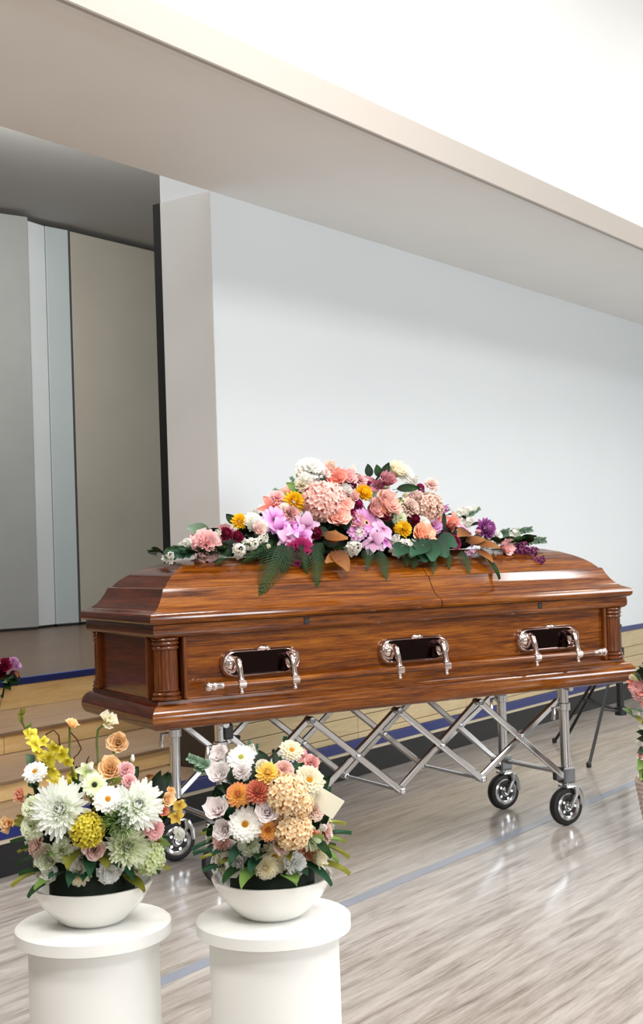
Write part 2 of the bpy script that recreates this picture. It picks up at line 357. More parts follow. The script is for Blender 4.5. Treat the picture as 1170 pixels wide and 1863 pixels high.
# body with notched corners
a0, a1, c0, c1 = .036, .124, .036, .100
pts = [(a1, c0), (CL-a1, c0), (CL-a1, c1), (CL-a0, c1), (CL-a0, CW-c1), (CL-a1, CW-c1), (CL-a1, CW-c0), (a1, CW-c0), (a1, CW-c1), (a0, CW-c1), (a0, c1), (a1, c1)]
m = MB(); n = len(pts)
m.add([(x, y, .650) for x, y in pts]+[(x, y, .875) for x, y in pts], [tuple(range(n-1, -1, -1)), tuple(range(n, 2*n))])
for i in range(n):
    q = (i, (i+1) % n, n+(i+1) % n, n+i); m.f.append(q); m.mi.append(1 if abs(pts[i][0]-pts[(i+1) % n][0]) < 1e-6 else 0)
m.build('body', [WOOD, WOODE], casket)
for sx in (0, 1):
    for sy in (0, 1):
        fx = (lambda v: v) if sx == 0 else (lambda v: CL-v); fy = (lambda v: v) if sy == 0 else (lambda v: CW-v)
        def bx(mb, x0, x1, y0, y1, z0, z1, bev=.003):
            xs = sorted((fx(x0), fx(x1))); ys = sorted((fy(y0), fy(y1))); mb.box((xs[0], ys[0], z0), (xs[1], ys[1], z1), None, bev)
        m = MB(); bx(m, .120, .134, .018, .05, .664, .872); m.build('corner_strip', WOODC, casket)
        m = MB(); bx(m, .018, .05, .097, .109, .664, .872); m.build('corner_strip', WOODC, casket)
        m = MB(); M = Matrix.Translation((fx(.070), fy(.054), 0))
        NFL = 18
        m.lathe([(.0405, .694), (.0405, .70), (.0405, .82), (.0405, .834)], M, NFL*4, flute=lambda k, z: 1-.10*(.5+.5*math.cos(2*PI*k/4)) if .699 < z < .821 else .96)
        col = m.build('column', WOODC, casket, 50)
        m = MB(); m.lathe([(.036, .830), (.043, .833), (.0455, .838), (.043, .843), (.040, .845), (.043, .847), (.047, .853), (.044, .859), (.040, .861), (.045, .863), (.047, .867), (.045, .871), (.036, .872)], M, 40)
        m.build('capital', WOODC, col, 40)
        m = MB(); m.lathe([(.046, .664), (.050, .666), (.050, .672), (.046, .675), (.043, .677), (.047, .681), (.047, .686), (.043, .690), (.040, .692), (.043, .694), (.044, .697), (.036, .700)], M, 40)
        m.build('column_base', WOODC, col, 40)
BASEP = [(.03, .5672), (.014, .5675), (.004, .572), (-.003, .582), (-.007, .596), (-.0075, .606), (-.006, .617), (-.002, .628), (.004, .637), (.011, .644), (.019, .6485), (.026, .6505), (.027, .660), (.032, .664), (.10, .6645)]
m = MB(); loft(m, BASEP); m.build('base_moulding', [WOOD, WOODE], casket, 30)
for x in (.592, 1.637):
    m = MB(); m.box((x-.011, .0095, .889), (x+.011, .02, .911), None, .002); m.build('keyhole', mat('keyhole_black', (12, 9, 8), .5), casket)
# handles
def stadium(hx, hz, n=10):
    out = []
    for s, c0_ in ((1, hx-hz), (-1, -(hx-hz))):
        for k in range(n+1):
            w = -PI/2+PI*k/n
            out.append((c0_+s*hz*math.cos(w), s*hz*math.sin(w)))
    return out
BARY, BARZ = -.030, .703
for cx in (.412, 1.050, 1.680):
    pl = MB(); path = stadium(.152, .047, 10); rings = [(1.0, .036), (1.03, .030), (1.0, .018), (.94, .012), (.88, .016), (.82, .028)]
    vs = []; np_ = len(path)
    for s_, y in rings: vs += [(cx+(x-(.152*(1-s_)*.55 if x > 0 else -.152*(1-s_)*.55)), y, .768+z*(s_ if s_ > .95 else s_-.08)) for x, z in path]
    fs = []
    for i in range(len(rings)-1):
        for k in range(np_): fs.append((i*np_+k, i*np_+(k+1) % np_, (i+1)*np_+(k+1) % np_, (i+1)*np_+k))
    pl.add(vs, fs); plate = pl.build('handle_plate', SILVER, casket, 60)
    tag(plate, 'silver handle plate')
    q = MB(); q.add([(cx+x*.87, .027, .768+z*.74) for x, z in path], [tuple(range(np_))]); tag(q.build('plate_recess', DARKM, plate), 'dark polished recess')
    for sx in (-1, 1):
        q = MB(); q.lathe([(.001, -.026), (.018, -.022), (.027, -.010), (.029, 0), (.027, .010), (.018, .022), (.001, .026)], Matrix.Translation((cx+sx*.118, .022, .768)) @ Matrix.Diagonal((1.0, .75, 1.25, 1)), 20); q.build('plate_boss', SILVER, plate, 60)
    q = MB(); q.lathe([(.001, -.012), (.010, -.006), (.012, 0), (.010, .008), (.001, .012)], Matrix.Translation((cx+.01, .018, .815)) @ Matrix.Diagonal((2.2, .9, .8, 1)), 14)
    q.build('plate_knob', SILVER, plate, 60)
    for sx in (-1, 1):
        ax = cx+sx*.103
        q = MB()
        q.tube([(ax, .020, .778), (ax, .004, .784), (ax, -.012, .777), (ax, -.022, .754), (ax, BARY+.002, .728), (ax, BARY, .716)], [.012, .013, .0125, .0105, .010, .013], 12)
        q.lathe([(.0125, -.016), (.0165, -.013), (.0165, .013), (.0125, .016)], Matrix.Translation((ax, BARY, BARZ)) @ Matrix.Rotation(PI/2, 4, 'Y'), 16)
        q.lathe([(.003, .668), (.008, .671), (.009, .676), (.006, .681), (.010, .686), (.008, .692)], Matrix.Translation((ax, BARY, 0)), 12)
        q.build('handle_arm', SILVER, plate, 50)
m = MB(); m.tube([(.215, BARY, BARZ), (1.0, BARY, BARZ), (1.885, BARY, BARZ)], .0125, 14); bar = m.build('handle_bar', WOOD, casket, 50); tag(bar, 'wooden carrying bar')
for x, s in ((.212, -1), (1.888, 1)):
    m = MB(); m.lathe([(.011, -.030), (.013, -.026), (.013, -.004), (.016, 0), (.016, .010), (.013, .013), (.017, .020), (.018, .028), (.014, .036), (.008, .040), (.002, .042)], Matrix.Translation((x, BARY, BARZ)) @ Matrix.Rotation(s*PI/2, 4, 'Y'), 16)
    tag(m.build('bar_end', SILVER, bar, 50), 'silver bar end')

# ------------------------------------------------------------------ folding trolley
CHROME = mat('chrome_steel', (205, 206, 208), .16, metal=1)
STEEL = mat('grey_steel', (120, 121, 122), .3, metal=1)
TYRE = mat('black_tyre', (24, 24, 25), .5, bump=.1)
truck = thing('folding_trolley', (1.06, .335, 0), 'chrome scissor-frame church trolley on black-tyred casters under the casket', 'trolley')
YN, YF = .128, .545
LX = [.297, 1.83]
ZT, ZB = .535, .235
xs = [.297, .655, 1.030, 1.405, 1.79]
for y, sgn in ((YN, 1), (YF, -1)):
    for i in range(4):
        xa, xb = xs[i], xs[i+1]
        for (za, zb, off) in ((ZT, ZB, -.011), (ZB, ZT, .011)):
            zA, zB_ = za, zb
            if i == 3: xb_ = 1.80; zB_ = .205 if zb < .4 else .50
            else: xb_ = xb
            q = MB(); a = Vector((xa, y+off, zA)); c = Vector((xb_, y+off, zB_)); d = (c-a).normalized(); sd = Vector((0, 1, 0)); nn = d.cross(sd)
            L_ = (c-a).length+.02
            M = Matrix(((d.x, sd.x, nn.x, (a.x+c.x)/2), (d.y, sd.y, nn.y, (a.y+c.y)/2), (d.z, sd.z, nn.z, (a.z+c.z)/2), (0, 0, 0, 1)))
            q.box((-L_/2, -.009, -.012), (L_/2, .009, .012), M, .004); q.build('scissor_bar', CHROME, truck)
        q = MB(); q.lathe([(.004, -.028), (.009, -.026), (.009, .026), (.004, .028)], Matrix.Translation(((xa+xb)/2, y, (ZT+ZB)/2)) @ Matrix.Rotation(PI/2, 4, 'X'), 12); q.build('pivot_pin', CHROME, truck, 40)
    for x in xs[1:4]:
        for z in (ZT, ZB):
            q = MB(); q.lathe([(.006, -.026), (.012, -.024), (.012, .024), (.006, .026)], Matrix.Translation((x, y, z)) @ Matrix.Rotation(PI/2, 4, 'X'), 12); q.build('joint_pin', STEEL if z > .4 else CHROME, truck, 40)
    for x in LX:
        q = MB(); q.lathe([(.0165, .185), (.0200, .187), (.0200, .47), (.0205, .47), (.0205, .553), (.016, .556)], Matrix.Translation((x, y, 0)), 20); leg = q.build('leg', CHROME, truck, 40)
        q = MB(); q.lathe([(.020, .462), (.027, .465), (.027, .492), (.020, .495)], Matrix.Translation((x, y, 0)), 20); q.tube([(x-.02, y, .478), (x-.05, y-.002*sgn, .478), (x-.055, y, .43)], .008, 8); q.build('collar', CHROME, leg, 40)
        q = MB(); q.box((x-.030, y-.026, .17), (x+.030, y+.026, .235), None, .006); q.box((x-.06, y-.016, .185), (x-.02, y+.016, .222), None, .004); q.build('leg_bracket', STEEL, leg)
        # caster
        q = MB(); q.lathe([(.012, .150), (.020, .152), (.020, .172), (.012, .174)], Matrix.Translation((x, y, 0)), 18)
        for s in (-1, 1):
            q.tube([(x+.022, y+s*.028, .158), (x+.024, y+s*.030, .125), (x-.004, y+s*.031, .080), (x-.010, y+s*.031, .074)], [.008, .009, .008, .008], 8)
        q.box((x-.022, y-.030, .152), (x+.022, y+.030, .162), None, .002)
        q.tube([(x+.03, y-.03, .15), (x+.045, y-.032, .12), (x+.05, y-.034, .08)], [.010, .012, .009], 8)
        ck = q.build('caster_fork', CHROME, truck, 40)
        Wm = Matrix.Translation((x-.008, y, .0775)) @ Matrix.Rotation(PI/2, 4, 'X')
        q = MB(); q.lathe([(.048, -.017), (.062, -.0195), (.072, -.016), (.077, -.006), (.077, .006), (.072, .016), (.062, .0195), (.048, .017)], Wm, 36); q.build('wheel_tyre', TYRE, truck, 40)
        q = MB(); q.lathe([(.012, -.027), (.015, -.019), (.030, -.014), (.042, -.018), (.050, -.0215), (.055, -.019), (.055, .019), (.050, .0215), (.042, .018), (.030, .014), (.015, .019), (.012, .027)], Wm, 30)
        for k in range(5):
            w = 2*PI*k/5; q.lathe([(.006, -.020), (.007, -.016), (.007, .016), (.006, .020)], Wm @ Matrix.Translation((.031*math.cos(w), .031*math.sin(w), 0)), 8)
        q.build('wheel_hub', CHROME, truck, 40)
for x in LX:
    q = MB(); q.tube([(x, YN, .21), (x, YF, .21)], .011, 12); q.build('cross_rail', CHROME, truck, 40)
    q = MB(); q.tube([(x, .075, .5555), (x, .625, .5555)], .0115, 12); q.build('top_rail', CHROME, truck, 40)
for x in (.655, 1.030, 1.405):
    q = MB(); q.tube([(x, YN+.02, ZB), (x, YF-.02, ZB)], .007, 8); q.build('cross_rod', CHROME, truck, 40)
q = MB(); q.box((.30, .10, .50), (.335, .16, .553), None, .004); q.tube([(.335, .13, .505), (.37, .125, .50)], .007, 8); q.build('clamp', mat('black_clamp', (20, 20, 22), .4), truck)

# ------------------------------------------------------------------ flowers: petals and heads
def prof_round(s): return max(.02, math.sin(PI*min(1, .08+.92*s)**.75))**.7 if s < .999 else .25
def prof_rose(s): return (.25+.75*min(1, s/.45)**.7)*(1 if s < .7 else max(.45, math.sqrt(max(0, 1-((s-.7)/.36)**2))))
def prof_strap(s): return (min(1, .35+1.6*s))*(1 if s < .75 else max(.12, math.sqrt(max(0, 1-((s-.75)/.27)**2))))
def prof_point(s): return max(.015, math.sin(PI*min(1, .04+.96*s**.8))**.9)
def prof_fan(s): return .18+.82*s**.8
def petal(mb, az, el, L, W, r0=0, z0=0, curl=0, cup=.2, prof=prof_round, nu=4, nv=4, ruff=0, seed=0, flare=0):
    ca, sa = math.cos(az), math.sin(az); vs = []; ts = []
    x, z = r0, z0; ang = el; ds = L/nu
    for i in range(nu+1):
        s = i/nu; w = W*prof(s)
        nxn, nzn = -math.sin(ang), math.cos(ang)
        for j in range(nv+1):
            q = -1+2*j/nv; off = cup*W*q*q*(.3+.7*s)
            if ruff: off += ruff*W*s*s*math.sin(q*9+seed*3.1+s*2)
            px, pz = x+nxn*off, z+nzn*off; py = q*w
            vs.append((px*ca-py*sa, px*sa+py*ca, pz)); ts.append(s)
        ang += curl/nu-(flare/max(1, round(nu*.35)) if i >= nu-max(1, round(nu*.35)) else 0); x += math.cos(ang)*ds; z += math.sin(ang)*ds
    fs = [(i*(nv+1)+j, i*(nv+1)+j+1, (i+1)*(nv+1)+j+1, (i+1)*(nv+1)+j) for i in range(nu) for j in range(nv)]
    mb.add(vs, fs, ts)
GA = PI*(3-math.sqrt(5))
R = random.Random(3)
def head_rose(seed, n=24, open_=1.0):
    r = random.Random(seed); b = MB()
    for i in range(n):
        k = i/(n-1); el = math.radians(86-62*open_*k**.8+r.uniform(-3, 3))
        petal(b, i*GA+r.uniform(-.2, .2), el, .74+.42*k, .15+.46*k, .03+.10*k, -.45, math.radians(12+62*k*open_), .30+.15*k, prof_rose, 6, 6, .03, seed=i, flare=math.radians(95*k))
    return b
def head_carnation(seed, n=46):
    r = random.Random(seed); b = MB()
    for i in range(n):
        k = (i+.5)/n; el = math.radians(88-80*k+r.uniform(-8, 8))
        petal(b, i*GA, el, .62+.36*k, .24+.10*k, .02, -.25, -math.radians(20), .1, prof_fan, 4, 6, .28, seed=i+r.random())
    return b
def head_pom(seed, n=110, L=.5, incurve=60, W=.13):
    r = random.Random(seed); b = MB()
    for i in range(n):
        k = (i+.5)/n; el = math.radians(88-105*k+r.uniform(-5, 5))
        petal(b, i*GA, el, L*(.75+.45*k+r.uniform(-.06, .06)), W*(.8+.4*k), .30*math.sin(k*PI/2)*.9, .30*math.cos(k*PI/2)-.12, math.radians(incurve*(1-k*.8)), .45, prof_strap, 4, 2)
    return b
def head_spider(seed, n=180):
    r = random.Random(seed); b = MB()
    for i in range(n):
        k = ((i+.5)/n)**.85; el = math.radians(80-92*k+r.uniform(-7, 7))
        petal(b, i*GA+r.uniform(-.1, .1), el, .24+.70*k+r.uniform(-.06, .06), .055+.024*k, .05+.05*k, -.05-.05*k, math.radians(28-10*k+r.uniform(-14, 14)), .55, prof_strap, 5, 2)
    return b
def head_daisy(seed, layers=((20, .95, 6), (18, .84, 16), (15, .66, 28), (11, .44, 42)), W=.15):
    r = random.Random(seed); b = MB()
    for li, (n, L, el) in enumerate(layers):
        for i in range(n):
            petal(b, 2*PI*(i+.5*(li % 2)+r.uniform(-.18, .18))/n, math.radians(el+r.uniform(-6, 6)), L-.10+r.uniform(-.05, .04), W*(1.0 if L > .5 else .75), .10, .02*li, -math.radians(12+r.uniform(-10, 10)), .3, prof_strap, 5, 2)
    return b
def head_center(seed, R_=.2):
    b = MB(); b.lathe([(R_, .03), (R_*1.05, .09), (R_*.85, .15), (R_*.5, .18), (.01, .17)], None, 14)
    for i in range(40):
        k = math.sqrt((i+.5)/40); a = i*GA; p = Vector((R_*k*math.cos(a), R_*k*math.sin(a), .185-.09*k*k))
        s = .022; b.add([p+Vector((s, 0, 0)), p+Vector((-s/2, s*.87, 0)), p+Vector((-s/2, -s*.87, 0)), p+Vector((0, 0, .05))], [(0, 1, 3), (1, 2, 3), (2, 0, 3)], [.2, .2, .2, 1])
    return b
def head_hydrangea(seed, n=95):
    r = random.Random(seed); b = MB()
    for i in range(n):
        k = 1-1.55*(i+.5)/n; th = i*GA; rr = math.sqrt(max(0, 1-k*k)); d = Vector((rr*math.cos(th), rr*math.sin(th), k))
        d = (d+Vector((r.uniform(-.1, .1), r.uniform(-.1, .1), r.uniform(-.1, .1)))).normalized()
        M = Matrix.Translation(d*(.84+r.uniform(-.05, .07))) @ d.to_track_quat('Z', 'Y').to_matrix().to_4x4() @ Matrix.Rotation(r.uniform(0, 6), 4, 'Z')
        f_ = MB()
        for q in range(4): petal(f_, q*PI/2, math.radians(12+r.uniform(-14, 14)), .23, .115, .01, 0, math.radians(15), .1, prof_round, 3, 2)
        b.add([M @ Vector(p) for p in f_.v], f_.f, f_.t)
    n0 = len(b.v); b.lathe([(.02, -.55), (.5, -.5), (.74, -.2), (.78, .1), (.62, .5), (.3, .72), (.02, .78)], None, 14)
    for i in range(n0, len(b.v)): b.t[i] = .05
    return b
def head_six(seed, point=True, W=.24, n=6):
    r = random.Random(seed); b = MB()
    for i in range(n):
        petal(b, 2*PI*i/n, math.radians((48 if i % 2 else 38)+r.uniform(-6, 6)), 1.0, W*(1.1 if i % 2 else .9), .04, -.3, -math.radians(70+r.uniform(-10, 15)), .25, prof_point if point else prof_round, 6, 4, .04, seed=i)
    for i in range(6):
        a = i*1.05+.3; b.tube([(0, 0, -.25), (.06*math.cos(a), .06*math.sin(a), .1), (.16*math.cos(a), .16*math.sin(a), .36)], .018, 5, ts=None)
    return b
def head_orchid(seed):
    r = random.Random(seed); b = MB()
    for a, L, w in ((90, .95, .30), (210, .92, .30), (330, .92, .30), (20, .95, .42), (160, .95, .42)):
        petal(b, math.radians(a), math.radians(14+r.uniform(-8, 8)), L, w, .03, 0, -math.radians(25+r.uniform(-15, 10)), .12, prof_round, 5, 4, .05, seed=a)
    petal(b, math.radians(270), math.radians(50), .5, .22, .02, .02, -math.radians(90), -.6, prof_round, 5, 4)
    return b
def head_poppy(seed, el=58):
    r = random.Random(seed); b = MB()
    for i in range(9):
        k = i // 3
        petal(b, i*2.1+r.uniform(-.2, .2), math.radians(el+14-k*16), .92, .48, .04, -.3, math.radians(10-k*12), .5, prof_fan, 5, 7, .13, seed=i)
    for i in range(26):
        a = i*GA; q = .25*math.sqrt(i/26); b.tube([(0, 0, -.2), (q*math.cos(a), q*math.sin(a), .28)], .018, 4)
    return b
def head_tulip(seed):
    b = MB()
    for i in range(6): petal(b, i*PI/3, math.radians(66 if i % 2 else 74), 1.25, .40, .10, -.55, math.radians(46 if i % 2 else 38), .55, prof_round, 6, 4)
    return b
def head_cluster(seed, n=15, sp=1.0):
    """a short spike of small five-petalled florets along z"""
    r = random.Random(seed); b = MB()
    for i in range(n):
        k = i/n; a = i*GA; rr = (.42-.26*k)*sp; p = Vector((rr*math.cos(a), rr*math.sin(a), -.8+1.7*k)); d = Vector((math.cos(a), math.sin(a), .5)).normalized()
        M = Matrix.Translation(p) @ d.to_track_quat('Z', 'Y').to_matrix().to_4x4(); f_ = MB()
        for q in range(5): petal(f_, q*PI*.4+i, math.radians(25+r.uniform(-15, 15)), .40*(1-.5*k), .19*(1-.4*k), .01, 0, -math.radians(20), .2, prof_round, 3, 2)
        b.add([M @ Vector(q) for q in f_.v], f_.f, f_.t)
    b.tube([(0, 0, -1.1), (0, 0, .85)], .035, 5)
    return b
def head_fuzz(seed, n=150):
    r = random.Random(seed); b = MB()
    for i in range(n):
        k = 1-1.3*(i+.5)/n; th = i*GA; rr = math.sqrt(max(0, 1-k*k)); d = Vector((rr*math.cos(th), rr*math.sin(th), k))
        e = d*(.85+r.uniform(-.1, .2)); side = d.cross(Vector((0, 0, 1.01))).normalized()*.12
        b.tube([d*.2, d*.6+side*.4*r.uniform(-1, 1), e+side*r.uniform(-1.5, 1.5)], [.020, .016, .010], 4)
        b.tube([d*.6, e+side*r.uniform(-2, 2)+d*.04], [.014, .012], 4)
    return b
def head_leaf(seed, W=.30, fold=.35, curl=-30, prof=prof_point):
    b = MB(); petal(b, 0, math.radians(20), 2.0, W*2, 0, 0, math.radians(curl), fold, prof, 8, 4)
    b.tube([(-.35, 0, -.12), (0, 0, 0), (.3, 0, .1)], .03, 5); return b
def head_fern(seed, n=17):
    """frond along +x, 2 long, pinnae shrinking to the tip, tip drooping"""
    r = random.Random(seed); b = MB(); pts = []
    for i in range(14):
        s = i/13; pts.append(Vector((2*s, 0, .25*math.sin(s*2.2)-.30*s*s)))
    b.tube(pts, [.022*(1-.7*i/13) for i in range(14)], 5)
    for i in range(n):
        s = .10+.88*i/(n-1); p = Vector((2*s, 0, .25*math.sin(s*2.2)-.30*s*s)); Lp = .80*(1-s)**.85*min(1, .45+s*2.2)+.04
        for sd in (-1, 1):
            a = sd*math.radians(62-14*s); d = Vector((math.cos(a), math.sin(a), -.08)); nrm = Vector((-d.y, d.x, 0)); m_ = 7
            vs = []
            for j in range(m_+1):
                q = j/m_; w = .050*(1-q*.8)*(1.0 if j % 2 == 0 else .5)+.003; c = p+d*Lp*q+Vector((0, 0, -.10*q*q))
                vs += [c+nrm*w, c+Vector((0, 0, .012)), c-nrm*w]
            fs = []
            for j in range(m_): fs += [(j*3, j*3+1, j*3+4, j*3+3), (j*3+1, j*3+2, j*3+5, j*3+4)]
            b.add(vs, fs, [.2+.8*s]*len(vs))
    return b
def head_sprig(seed, n=9, W=.16, Lr=.5):
    """a leafy twig along +x, 2 long"""
    r = random.Random(seed); b = MB(); b.tube([(0, 0, 0), (.7, 0, .08), (1.4, 0, .04), (1.95, 0, -.1)], [.03, .025, .02, .01], 5)
    for i in range(n):
        s = .15+1.75*i/n
        for sd in (-1, 1):
            f_ = MB(); petal(f_, 0, math.radians(15+r.uniform(-15, 20)), Lr*(1-.35*i/n), W, .02, 0, -.4, .2, prof_round, 4, 2)
            M = Matrix.Translation((s, 0, .05)) @ Matrix.Rotation(sd*math.radians(58+r.uniform(-10, 10)), 4, 'Z') @ Matrix.Rotation(r.uniform(-.5, .5), 4, 'X')
            b.add([M @ Vector(q) for q in f_.v], f_.f, f_.t)
    return b

BUILD = dict(rose=lambda s: head_rose(s), bloom=lambda s: head_rose(s, 30, 1.25), carnation=head_carnation, pom=head_pom, spider=head_spider, daisy=head_daisy,
             mauve_daisy=lambda s: head_daisy(s, ((16, .98, 4), (14, .8, 14)), .17), mum=lambda s: head_pom(s, 90, .62, 20, .12), hydrangea=head_hydrangea, lily=lambda s: head_six(s), alstro=lambda s: head_six(s, False, .34),
             orchid=head_orchid, poppy=head_poppy, tulip=head_tulip, cluster=head_cluster, fuzz=head_fuzz, leaf=lambda s: head_leaf(s), round_leaf=lambda s: head_leaf(s, .42, .15, -15, prof_round), fern=head_fern, sprig=head_sprig,
             fine=lambda s: head_cluster(s, 22, 1.5), button=lambda s: head_pom(s, 60, .45, 70, .17))
KINDNAME = dict(bloom='ranunculus', pom='chrysanthemum', spider='spider_chrysanthemum', daisy='daisy_chrysanthemum', mauve_daisy='daisy', mum='chrysanthemum', alstro='alstroemeria', cluster='stock_flower', fine='filler_flower',
                fuzz='thistle_head', round_leaf='leaf', fern='fern_frond', sprig='leaf_sprig', button='button_chrysanthemum')
PM = lambda n, *st: petal_mat('petal_'+n, st, subs=.42 if n in ('white', 'purewhite', 'lilacwhite', 'palegreen', 'cream') else .24)
C_ = {
 'white': PM('white', (0, (236, 236, 196)), (.35, (250, 249, 242)), (1, (253, 252, 249))),
 'purewhite': PM('purewhite', (0, (222, 240, 160)), (.3, (246, 251, 232)), (1, (253, 254, 252))),
 'cream': PM('cream', (0, (226, 206, 120)), (.35, (242, 232, 190)), (1, (248, 242, 224))),
 'palegreen': PM('palegreen', (0, (196, 212, 130)), (.5, (230, 238, 194)), (1, (244, 247, 226))),
 'lilacwhite': PM('lilacwhite', (0, (236, 208, 210)), (.5, (250, 240, 240)), (1, (254, 250, 248))),
 'pink': PM('pink', (0, (220, 128, 134)), (.5, (246, 180, 180)), (1, (252, 206, 204))),
 'salmon': PM('salmon', (0, (214, 84, 70)), (.5, (240, 136, 120)), (1, (250, 176, 160))),
 'peach': PM('peach', (0, (230, 110, 66)), (.45, (248, 168, 130)), (1, (254, 206, 178))),
 'peachrose': PM('peachrose', (0, (228, 106, 66)), (.4, (248, 178, 152)), (1, (254, 214, 202))),
 'apricot': PM('apricot', (0, (240, 166, 80)), (.5, (252, 204, 138)), (1, (255, 224, 178))),
 'coral': PM('coral', (0, (176, 62, 50)), (.5, (214, 112, 88)), (1, (236, 158, 128))),
 'dusty': PM('dusty', (0, (168, 88, 92)), (.5, (214, 150, 146)), (1, (234, 186, 180))),
 'dustylily': PM('dustylily', (0, (120, 46, 66)), (.5, (176, 100, 116)), (1, (206, 142, 150))),
 'blush': PM('blush', (0, (226, 156, 140)), (.5, (248, 206, 196)), (1, (253, 226, 218))),
 'creampink': PM('creampink', (0, (190, 120, 96)), (.5, (238, 204, 186)), (1, (246, 224, 210))),
 'creampeach': PM('creampeach', (0, (226, 160, 90)), (.4, (250, 224, 178)), (1, (254, 238, 208))),
 'yellow': PM('yellow', (0, (200, 124, 6)), (.4, (246, 188, 16)), (1, (255, 220, 50))),
 'softyellow': PM('softyellow', (0, (216, 150, 30)), (.4, (250, 212, 84)), (1, (254, 232, 150))),
 'yellowpink': PM('yellowpink', (0, (232, 180, 60)), (.6, (248, 206, 100)), (1, (238, 156, 132))),
 'limeyellow': PM('limeyellow', (0, (160, 136, 10)), (.4, (222, 204, 44)), (1, (246, 232, 110))),
 'goldorchid': PM('goldorchid', (0, (160, 110, 16)), (.4, (214, 176, 62)), (1, (234, 206, 112))),
 'magenta': PM('magenta', (0, (70, 4, 34)), (.5, (134, 18, 72)), (1, (186, 52, 112))),
 'burgundy': PM('burgundy', (0, (40, 2, 16)), (.5, (92, 8, 34)), (1, (146, 26, 64))),
 'orchid': PM('orchid', (0, (112, 18, 84)), (.22, (196, 108, 182)), (.6, (232, 172, 224)), (1, (240, 196, 236))),
 'mauve': PM('mauve', (0, (232, 196, 120)), (.15, (196, 120, 176)), (1, (222, 168, 214))),
 'paleorchid': PM('paleorchid', (0, (128, 40, 92)), (.22, (214, 158, 196)), (1, (240, 210, 232))),
 'purple': PM('purple', (0, (96, 22, 92)), (.5, (158, 66, 150)), (1, (206, 132, 198))),
 'plum': PM('plum', (0, (62, 14, 48)), (.5, (116, 42, 88)), (1, (160, 86, 128))),
 'dark': PM('dark_green', (0, (12, 20, 10)), (.5, (20, 38, 18)), (1, (34, 56, 27))),
 'fern': PM('fern_green', (0, (12, 30, 13)), (.5, (24, 56, 22)), (1, (42, 80, 34))),
 'ivy': PM('ivy_green', (0, (18, 44, 30)), (.5, (32, 70, 48)), (1, (54, 96, 68))),
 'sage': PM('sage_green', (0, (66, 92, 70)), (.5, (104, 132, 106)), (1, (138, 162, 138))),
 'grass': PM('grass_green', (0, (60, 92, 34)), (.5, (104, 138, 62)), (1, (140, 168, 92))),
 'olive': PM('olive_green', (0, (70, 74, 20)), (.5, (120, 122, 40)), (1, (160, 156, 66))),
 'brown': PM('brown_leaf', (0, (84, 44, 18)), (.5, (134, 80, 34)), (1, (164, 112, 62))),
 'twig': PM('twig_brown', (0, (60, 40, 22)), (1, (88, 62, 34))),
 'stem': PM('stem_green', (0, (94, 112, 52)), (1, (138, 152, 88))),
 'goldcentre': PM('goldcentre', (0, (140, 84, 12)), (.5, (206, 142, 20)), (1, (232, 178, 48))),
 'limecentre': PM('limecentre', (0, (150, 150, 40)), (1, (214, 208, 96))),
 'darkcentre': PM('darkcentre', (0, (30, 24, 18)), (1, (70, 60, 40))),
}
CNAME = dict(purewhite='bright white', palegreen='pale green', lilacwhite='lilac white', peachrose='pale peach', dustylily='dusty purple', dusty='dusty pink', creampink='cream pink', creampeach='cream peach', softyellow='soft yellow', yellowpink='yellow and pink',
             limeyellow='lime yellow', goldorchid='golden yellow', paleorchid='pale orchid pink', orchid='orchid pink', dark='dark green', fern='fern green', ivy='blue green', sage='sage green', grass='grass green', olive='olive green')
CACHE = {}
def head_mesh(kind, colour, var=0):
    key = (kind, colour, var)
    if key not in CACHE:
        gk = (kind, var)
        if gk not in CACHE: CACHE[gk] = BUILD[kind](hash(kind) % 97*0+len(kind)*11+var*5)
        CACHE[key] = CACHE[gk].mesh(KINDNAME.get(kind, kind)+'_'+colour, C_[colour], 180)
    return CACHE[key]
CENTRE = {}
def centre_mesh(c):
    if c not in CENTRE: CENTRE[c] = head_center(1).mesh('flower_center_'+c, C_[c], 60)
    return CENTRE[c]
rnd = random.Random(11)
def put(parent, kind, colour, pos, face, radius, spin=None, squash=1, centre=None, label=True):
    """a flower head (or leaf) at pos, its +z turned to face, half-width radius"""
    o = bpy.data.objects.new(KINDNAME.get(kind, kind), head_mesh(kind, colour, rnd.randrange(2) if kind not in ('fern', 'leaf') else 0)); COL.objects.link(o)
    q = Vector(face).normalized().to_track_quat('Z', 'Y') @ Quaternion((0, 0, 1), spin if spin is not None else rnd.uniform(0, 6.28))
    Mw = Matrix.Translation(pos) @ q.to_matrix().to_4x4() @ Matrix.Diagonal((radius, radius, radius*squash, 1))
    o.parent = parent; o.matrix_basis = Matrix.Translation(-WORLD[parent.name].translation) @ Mw
    if label: o['label'] = CNAME.get(colour, colour)+' '+KINDNAME.get(kind, kind).replace('_', ' ')
    if centre:
        c = bpy.data.objects.new('flower_center', centre_mesh(centre)); COL.objects.link(c); c.parent = o
    return o
def put_leaf(parent, kind, colour, base, tip, width, nrm, label=None):
    """a leaf, frond or sprig from base to tip"""
    base = Vector(base); tip = Vector(tip); d = tip-base; L = d.length; x = d/L; z = (Vector(nrm)-x*Vector(nrm).dot(x)).normalized(); y = z.cross(x)
    o = bpy.data.objects.new(KINDNAME.get(kind, kind), head_mesh(kind, colour)); COL.objects.link(o)
    s = L/2
    Mw = Matrix(((x.x*s, y.x*width, z.x*s, base.x), (x.y*s, y.y*width, z.y*s, base.y), (x.z*s, y.z*width, z.z*s, base.z), (0, 0, 0, 1)))
    o.parent = parent; o.matrix_basis = Matrix.Translation(-WORLD[parent.name].translation) @ Mw
    if label: o['label'] = label
    return o
